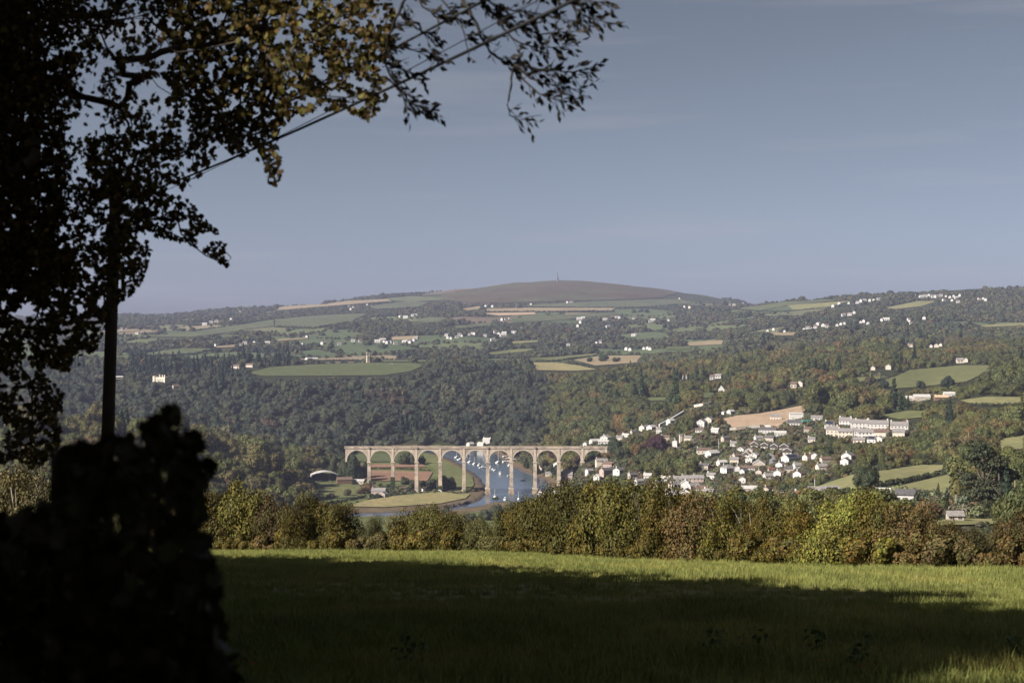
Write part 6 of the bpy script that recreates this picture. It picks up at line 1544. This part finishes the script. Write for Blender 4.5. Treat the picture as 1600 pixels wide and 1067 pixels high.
# the skeleton: every twig tip joined to its nearest neighbour, thicker towards the trunk
tz0 = TO[2]
trunk = [np.array([-5.6 + .06 * k * (k > 3), 13.6 - .05 * k, tz0 + k * .75]) for k in range(14)]
att = np.concatenate([LP[trng.choice(len(LP), 620, replace=False)], OUTP[trng.choice(len(OUTP), 160, replace=False)]])
nodes = list(trunk); par_ = [-1] + list(range(13)); rem = att.copy(); best = np.full(len(rem), 1e9); bi = np.zeros(len(rem), int)
for i, p in enumerate(nodes):
    if i < 4: continue
    d = np.linalg.norm(rem - p, axis=1); u = d < best; best[u] = d[u]; bi[u] = i
alive = np.ones(len(rem), bool)
while alive.any():
    j = int(np.argmin(np.where(alive, best, 1e9))); nodes.append(rem[j]); par_.append(int(bi[j])); alive[j] = False; i = len(nodes) - 1
    d = np.linalg.norm(rem - rem[j], axis=1) * 1.04; u = (d < best) & alive; best[u] = d[u]; bi[u] = i
N = len(nodes); cnt = np.ones(N)
for i in range(N - 1, 0, -1): cnt[par_[i]] += cnt[i]
rad = np.clip(.0042 * cnt ** .42, .004, .06)
for i in range(14): rad[i] = .33 - .016 * i
tb = MB(); tb.tube([p - TO for p in trunk], [rad[i] for i in range(14)], 12); tb.build('trunk', TBARK, tree, None, True)
bb = MB()
for i in range(14, N):
    a, b_ = nodes[par_[i]] - TO, nodes[i] - TO; mid = (a + b_) / 2 + np.array([trng.normal(0, .04), trng.normal(0, .04), -.05 * np.linalg.norm(b_ - a)])
    bb.tube([a, mid, b_], [min(rad[par_[i]], rad[i] * 1.5), rad[i] * 1.15, rad[i]], 5, False)
tag(bb.build('branches', TBARK, tree, None, True), kind='stuff')
# single leaves along the outline, the rest as one mass
px_, py_ = 800 + F * LP[:, 0] / LP[:, 1], 500 + F * (H - LP[:, 2]) / LP[:, 1]
cell = {}
for a, b_ in zip((px_ // 14).astype(int), (py_ // 14).astype(int)): cell[(a, b_)] = cell.get((a, b_), 0) + 1
edge = np.array([sum(cell.get((int(a // 14) + i, int(b_ // 14) + j), 0) for i in (-1, 0, 1) for j in (-1, 0, 1)) for a, b_ in zip(px_, py_)])
order = [k for k in np.argsort(edge) if 0 < px_[k] < 700 and 0 < py_[k] < 760][:290]
single = np.zeros(len(LP), bool); single[order] = True
SL = [leaf_single(700 + i) for i in range(14)]
for k in order:
    o = obj('leaf', SL[k % 14], tree, tuple(LP[k] - TO)); s = .032 * trng.uniform(.7, 1.2); o.scale = (s, s, s); o.rotation_euler.z = trng.uniform(0, 6.28)
v, f = lobed(LP[~single] - TO, .027, trng); tag(obj('foliage', mesh_np('foliage', v, f, TLEAF), tree), kind='stuff')
v, f = lobed(OUTP - TO, .06, trng); tag(obj('upper_foliage', mesh_np('upper_foliage', v, f, TLEAF), tree), kind='stuff')

# the slender limb that hangs in from above, with small drooping leaves
HB_ = [[(690, -120), (712, -40), (722, 0), (737, 22), (752, 56), (771, 88), (805, 101), (840, 107), (869, 112), (900, 112), (925, 107)], [(805, 101), (820, 127), (850, 150), (891, 161)], [(803, 103), (797, 142), (794, 169), (805, 187), (846, 180)],
       [(805, 101), (827, 122), (866, 134), (906, 142)], [(700, -110), (740, -20), (775, 26), (831, 52), (895, 49)], [(735, -30), (772, 8), (842, 22), (899, 34)], [(800, -60), (884, 0), (914, 26), (962, 37)], [(690, -110), (680, -20), (719, 37), (730, 75), (733, 92)],
       [(690, -120), (650, -30), (622, 20), (606, 70), (602, 105), (640, 158), (675, 174)], [(650, -30), (660, 10), (690, 24), (705, 20)], [(622, 20), (650, 44), (684, 60)], [(606, 70), (640, 78), (690, 86)], [(602, 100), (634, 112), (664, 122)], [(604, 120), (622, 140), (640, 172)],
       [(760, -40), (810, -14), (870, -6), (945, 6)], [(775, 26), (800, 60), (840, 74), (890, 72)]]
lt = MB(); LPS = []; LDR = []
hr = random.Random(5)
limb0 = P(690, -120, 10.6)
lt.tube([nodes[12] - TO, (nodes[12] + limb0) / 2 - TO + np.array([0, 0, 1.0]), limb0 - TO], [.10, .07, .035], 7, False)
for bi_, br in enumerate(HB_):
    Yb = 10.3 + hr.uniform(-.5, .6) if bi_ not in (0, 1, 2, 3) else 10.3
    q = np.array([P(a, b_, Yb + .1 * math.sin(i * 1.3 + bi_)) for i, (a, b_) in enumerate(br)])
    e_ = np.concatenate([[2 * q[0] - q[1]], q, [2 * q[-1] - q[-2]]]); q = []
    for i in range(1, len(e_) - 2):
        for t in (0, .25, .5, .75): q.append(.5 * (2 * e_[i] + (e_[i + 1] - e_[i - 1]) * t + (2 * e_[i - 1] - 5 * e_[i] + 4 * e_[i + 1] - e_[i + 2]) * t * t + (3 * e_[i] - e_[i - 1] - 3 * e_[i + 1] + e_[i + 2]) * t ** 3))
    q = np.array(q + [e_[-2]]) + trng.normal(0, .004, (len(q) + 1, 3))
    n_ = len(q); lt.tube([p - TO for p in q], [(.017 if bi_ in (0, 4, 8) else .010) * (1 - .8 * i / (n_ - 1)) for i in range(n_)], 5, False)
    tot = sum(np.linalg.norm(q[i + 1] - q[i]) for i in range(n_ - 1)); st = .017; L = 0
    for i in range(n_ - 1):
        m_ = max(1, int(np.linalg.norm(q[i + 1] - q[i]) / st))
        for j in range(m_):
            p = q[i] + (q[i + 1] - q[i]) * j / m_; L += st
            fr = L / tot
            if hr.random() < (.95 if fr > .45 else .35 if fr > .15 else .1) * (.55 if bi_ in (2, 7) else 1):
                ln = hr.uniform(.03, .15); dv = np.array([hr.uniform(.1, 1), hr.uniform(-.6, .6), hr.uniform(-.75, .4)]); dv /= np.linalg.norm(dv); e = p + dv * ln
                if ln > .06: lt.tube([p - TO, e - TO], [.0035, .002], 3, False)
                for kk in range(hr.choice([2, 3, 4])): LPS.append(p + dv * ln * (kk + 1) / 3 + np.array([hr.gauss(0, .012) for _ in range(3)])); LDR.append(dv)
LBK = mat_plain('shade-toned twig bark', (0.016, 0.013, 0.011), .95, .3, 3)  # bark darkened in colour to stand for shade on the sunlit limb
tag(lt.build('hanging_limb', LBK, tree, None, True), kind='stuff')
HLF = mat_leaf('shade-toned small leaves', (0.013, 0.011, 0.008), tinted=False, trans=.05, var=.5)  # leaf colour lowered so the sunlit sprays look shaded
LPS = np.array(LPS); LDR = np.array(LDR)
def lance(points, dirs, size, rng):
    n = len(points); t = dirs + rng.normal(0, .35, (n, 3)) + [0, 0, -.15]; t /= np.linalg.norm(t, axis=1, keepdims=True); s = np.cross(t, rng.normal(0, 1, (n, 3))); s /= np.linalg.norm(s, axis=1, keepdims=True); d = np.cross(s, t)
    sz = size * rng.uniform(.6, 1.25, (n, 1)); V = np.stack([points, points + t * sz * .5 + s * sz * .26 + d * sz * .08, points + t * sz * 1.15, points + t * sz * .5 - s * sz * .26 + d * sz * .08], 1).reshape(-1, 3)
    i = np.arange(n)[:, None] * 4; return V, np.concatenate([i + [0, 1, 2], i + [0, 2, 3]], 1).reshape(-1, 3)
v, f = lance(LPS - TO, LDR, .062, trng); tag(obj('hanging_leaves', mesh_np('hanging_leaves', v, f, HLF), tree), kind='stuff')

# ------------------------------------------------------------------ pole and cables
PB = mat_plain('tarred pole', (0.045, 0.035, 0.028), .85, .3, 2)
pb = P(166, 760, 22.0); pt = P(181, 282, 22.0); zg = plane_z(22)
kx = (pt[0] - pb[0]) / (pt[2] - pb[2]); b0 = np.array([pb[0] + kx * (zg - .5 - pb[2]), 22.0, zg - .5])
rt = empty('telegraph_pole', tuple(b0), 0, 'dark slender telegraph pole rising from the black bush into the tree', 'pole')
MB().tube([(0, 0, 0), tuple((pt - b0) * .5), tuple(pt - b0)], [.118, .098, .084], 14).build('shaft', PB, rt, None, True)
MB().tube([tuple(pt - b0), tuple(pt - b0 + np.array([0, 0, .12]))], [.09, .02], 10).build('cap', PB, rt)
MB().box(*(pt - b0)[[0, 0]] + np.array([-.02, .14]), -.05, .05, (pt - b0)[2] - .75, (pt - b0)[2] - .68).build('bracket', PB, rt)
CB = mat_plain('cable sheath', (0.012, 0.012, 0.013), .6, .2, 5)
for (a, b_, r, lab) in [((181, 318), (1300, -197), .0125, 'thick dark overhead cable slanting up to the right from the pole'), ((181, 283), (1300, -294), .0105, 'upper overhead cable running above the thick one through the hanging leaves'), ((181, 331), (1300, -252), .004, 'faint thin wire between the two dark overhead cables')]:
    p0, p1 = P(*a, 22.0), P(*b_, 6.5); c = [(p0 + (p1 - p0) * t) + np.array([0, 0, -.10 * 4 * t * (1 - t)]) for t in np.linspace(0, 1, 14)]
    o = MB().tube([q - p0 for q in c], r, 7).build('overhead_cable', CB, None, tuple(p0), True); tag(o, lab, 'cable')

# ------------------------------------------------------------------ black bush and gatepost close to the camera
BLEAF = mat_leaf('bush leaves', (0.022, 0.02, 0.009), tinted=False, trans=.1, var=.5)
def bfill(poly, layers, y0, y1, lpx):
    poly = np.array(poly, float); a, b_ = poly.min(0), poly.max(0); m_ = int((b_ - a).prod() / lpx * layers); q = trng.uniform(a, b_, (m_, 2)); q = q[in_poly(q[:, 0], q[:, 1], poly)]; Y = trng.uniform(y0, y1, len(q))
    return np.stack([Y * (q[:, 0] - 800) / F, Y, H - Y * (q[:, 1] - 500) / F], 1)
BP = np.concatenate([bfill([(92, 708), (150, 702), (180, 685), (225, 690), (262, 680), (300, 700), (312, 720), (305, 760), (318, 800), (322, 840), (335, 900), (345, 1100), (340, 1700), (92, 1700)], 9, 3.9, 5.0, 620),
                     bfill([(165, 690), (215, 660), (250, 640), (292, 652), (322, 676), (330, 700), (318, 722), (280, 700), (230, 690)], 1.3, 3.9, 4.3, 620),
                     bfill([(240, 632), (262, 636), (262, 668), (240, 664)], 1.6, 4, 4.2, 620), bfill([(296, 665), (328, 672), (330, 702), (305, 705)], 1.8, 4, 4.2, 620), bfill([(150, 630), (178, 640), (175, 660), (150, 655)], .8, 4.1, 4.3, 620), bfill([(305, 700), (330, 730), (332, 760), (310, 800), (300, 770)], 1.6, 4, 4.3, 620)])
p0 = np.array([-1.1, 4.45, plane_z(4.45)])
bush = empty('bush', tuple(p0), 0, 'black silhouetted bush close to the camera at lower left', 'bush')
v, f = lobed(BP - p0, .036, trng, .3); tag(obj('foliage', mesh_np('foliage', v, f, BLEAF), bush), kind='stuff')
bs = MB()
for k in trng.choice(len(BP), 90, replace=False):
    e = BP[k] - p0; bs.tube([(trng.normal(0, .1), trng.normal(0, .08), -.05), tuple(e * np.array([.45, .4, .5]) + np.array([0, 0, .05])), tuple(e)], [.012, .008, .003], 5, False)
tag(bs.build('stems', TBARK, bush, None, True), kind='stuff')
SL2 = []
for i in range(5):
    v, f = lobed(np.zeros((1, 3)), 1.0, np.random.default_rng(760 + i), .3); SL2.append(mesh_np('leaf', v, f, BLEAF))
for k in np.where(BP[:, 2] > H - 4.2 * 205 / F)[0][:90]:
    o = obj('leaf', SL2[k % 5], bush, tuple(BP[k] - p0)); o.scale = (.04,) * 3; o.rotation_euler.z = trng.uniform(0, 6.28)
for k, (pl, y0_, y1_, lab, lay) in enumerate([([(-60, 815), (30, 800), (95, 790), (100, 830), (100, 1700), (-60, 1700)], 4.2, 5.2, 'dark leaves added for shaded ground, lower left corner beside the gatepost', 8),
                                        ([(318, 900), (338, 925), (345, 960), (356, 1000), (372, 1050), (380, 1090), (390, 1250), (318, 1250)], 4.0, 5.0, 'dark leaves added for shaded ground right of the big bush at the bottom', 6)]):
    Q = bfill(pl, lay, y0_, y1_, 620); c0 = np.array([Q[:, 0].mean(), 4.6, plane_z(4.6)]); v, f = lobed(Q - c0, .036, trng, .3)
    tag(obj('shade_leaves', mesh_np('shade_leaves', v, f, BLEAF), None, tuple(c0)), lab, 'shade_leaves')  # dark leaf mass added where the ground lies in black shade
gp = empty('gatepost', ((127 - 800) / F * 5.3, 5.3, plane_z(5.3) - .3), .05, 'thick dark wooden gatepost at the left edge of the black bush', 'post')
hz_ = H - 5.3 * (694 - 500) / F - (plane_z(5.3) - .3)
MB().box(-.09, .09, -.09, .09, 0, hz_ - .03).build('shaft', PB, gp); MB().add([(-.095, -.095, hz_ - .03), (.095, -.095, hz_ - .03), (.095, .095, hz_ - .03), (-.095, .095, hz_ - .03), (-.06, -.06, hz_), (.06, -.06, hz_), (.06, .06, hz_), (-.06, .06, hz_)], [(3, 2, 1, 0), (4, 5, 6, 7), (0, 1, 5, 4), (1, 2, 6, 5), (2, 3, 7, 6), (3, 0, 4, 7)]).build('cap', PB, gp)

# ------------------------------------------------------------------ the belt of trees beside and behind the camera whose shade lies on the field, and trees added to cut sky light
# u runs across the light, w is the height of a ray carried back to the camera's line: the belt's top follows the edge of the shade
SD = np.array([math.sin(SUN_AZ), math.cos(SUN_AZ)]); SE = np.array([math.cos(SUN_AZ), -math.sin(SUN_AZ)]); TE = math.tan(SUN_EL)
def shade_tree_at(u, s, w_top, r, label='tall shade tree of the belt beside the field, outside the frame', group='shade belt beside the field', under=0.14):
    x, y = u * SE + s * SD; z = plane_z(y); top = w_top - TE * s; h = max(top - z, 5.0)
    rt = empty('belt_tree', (x, y, z - .2), rnd.uniform(0, 6.28), label, 'tree', group)
    k = rnd.randrange(3); c = obj('crown', BC[k], rt, (0, 0, h * under)); c.scale = (r, r, h * (1 - under) / BTOP[k]); c['tint'] = [.05, .052, .02]
    t_ = obj('trunk', TRK[rnd.randrange(3)], rt); t_.scale = (h * .6, h * .6, h * .7)
BC = [crown_mesh('crown', 600 + i, 5200, 0.05, lobes=18, flat=.9) for i in range(3)]
BTOP = [max(v.co.z for v in m_.vertices) for m_ in BC]
EDGE = [(-22, 108), (-11, 95), (0, 80), (5.5, 68), (10.3, 57), (12, 46), (12.6, 35), (10.5, 25)]
EU = np.array([np.dot(e, SE) for e in EDGE]); ES = np.array([np.dot(e, SD) for e in EDGE]); EW = np.array([plane_z(e[1]) + TE * np.dot(e, SD) for e in EDGE])
o_ = np.argsort(EU); EU, ES, EW = EU[o_], ES[o_], EW[o_]
u = float(EU[0]) - 3
while u < -21:
    r = rnd.uniform(5.6, 7.2); s0 = float(np.interp(u, EU, ES)) - 37
    shade_tree_at(u, s0, float(np.interp(u, EU, EW)) + rnd.uniform(-1.3, 1.0), r)
    shade_tree_at(u + 3.5 if u < -26 else -21, s0 - 11, float(np.interp(u + 3.5, EU, EW)) - rnd.uniform(1.5, 3.5), r)
    u += rnd.uniform(6.2, 8.2)
shade_tree_at(-18.7, -12, 171, 7.0); shade_tree_at(-17.9, -23, 168.5, 6.4); shade_tree_at(-14.6, -14, 159.4, 4.6); shade_tree_at(-4.2, -12, 158.6, 6.0); shade_tree_at(-11.4, -21, 161.3, 6.2); shade_tree_at(-8.6, -33, 161.4, 6.4)
for x, y, r, h in [(-9, -13, 7, 9), (-2.1, -13.5, 9, 20), (8, -18.7, 9, 22), (18.9, -10.8, 9, 21), (31, 3, 9, 20), (44, 21.6, 9, 21), (57.6, 41.3, 9, 21), (6, -34, 9, 22), (30, -20, 9, 22), (48, -2, 9, 21)]:  # unseen trees added only to hold back sky light from the foreground
    p_ = np.array([x, y], float); s_ = float(np.dot(p_, SD)); shade_tree_at(float(np.dot(p_, SE)), s_, plane_z(y) + h + TE * s_, r, 'tall unseen tree added behind or right of the camera to cut sky light', 'trees added behind the camera against sky light')

# ------------------------------------------------------------------ the air
hm = bpy.data.materials.new('haze'); hm.use_nodes = True; q = hm.node_tree; q.nodes.clear()
pv = q.nodes.new('ShaderNodeVolumePrincipled'); pv.inputs['Color'].default_value = (0.37, 0.40, 0.59, 1); pv.inputs['Density'].default_value = HAZE
pv.inputs['Anisotropy'].default_value = 0.0
oo = q.nodes.new('ShaderNodeOutputMaterial'); q.links.new(pv.outputs[0], oo.inputs['Volume'])
tag(MB().box(-11500, 11500, -320, 9900, -4, 372).build('haze', hm), kind='stuff')
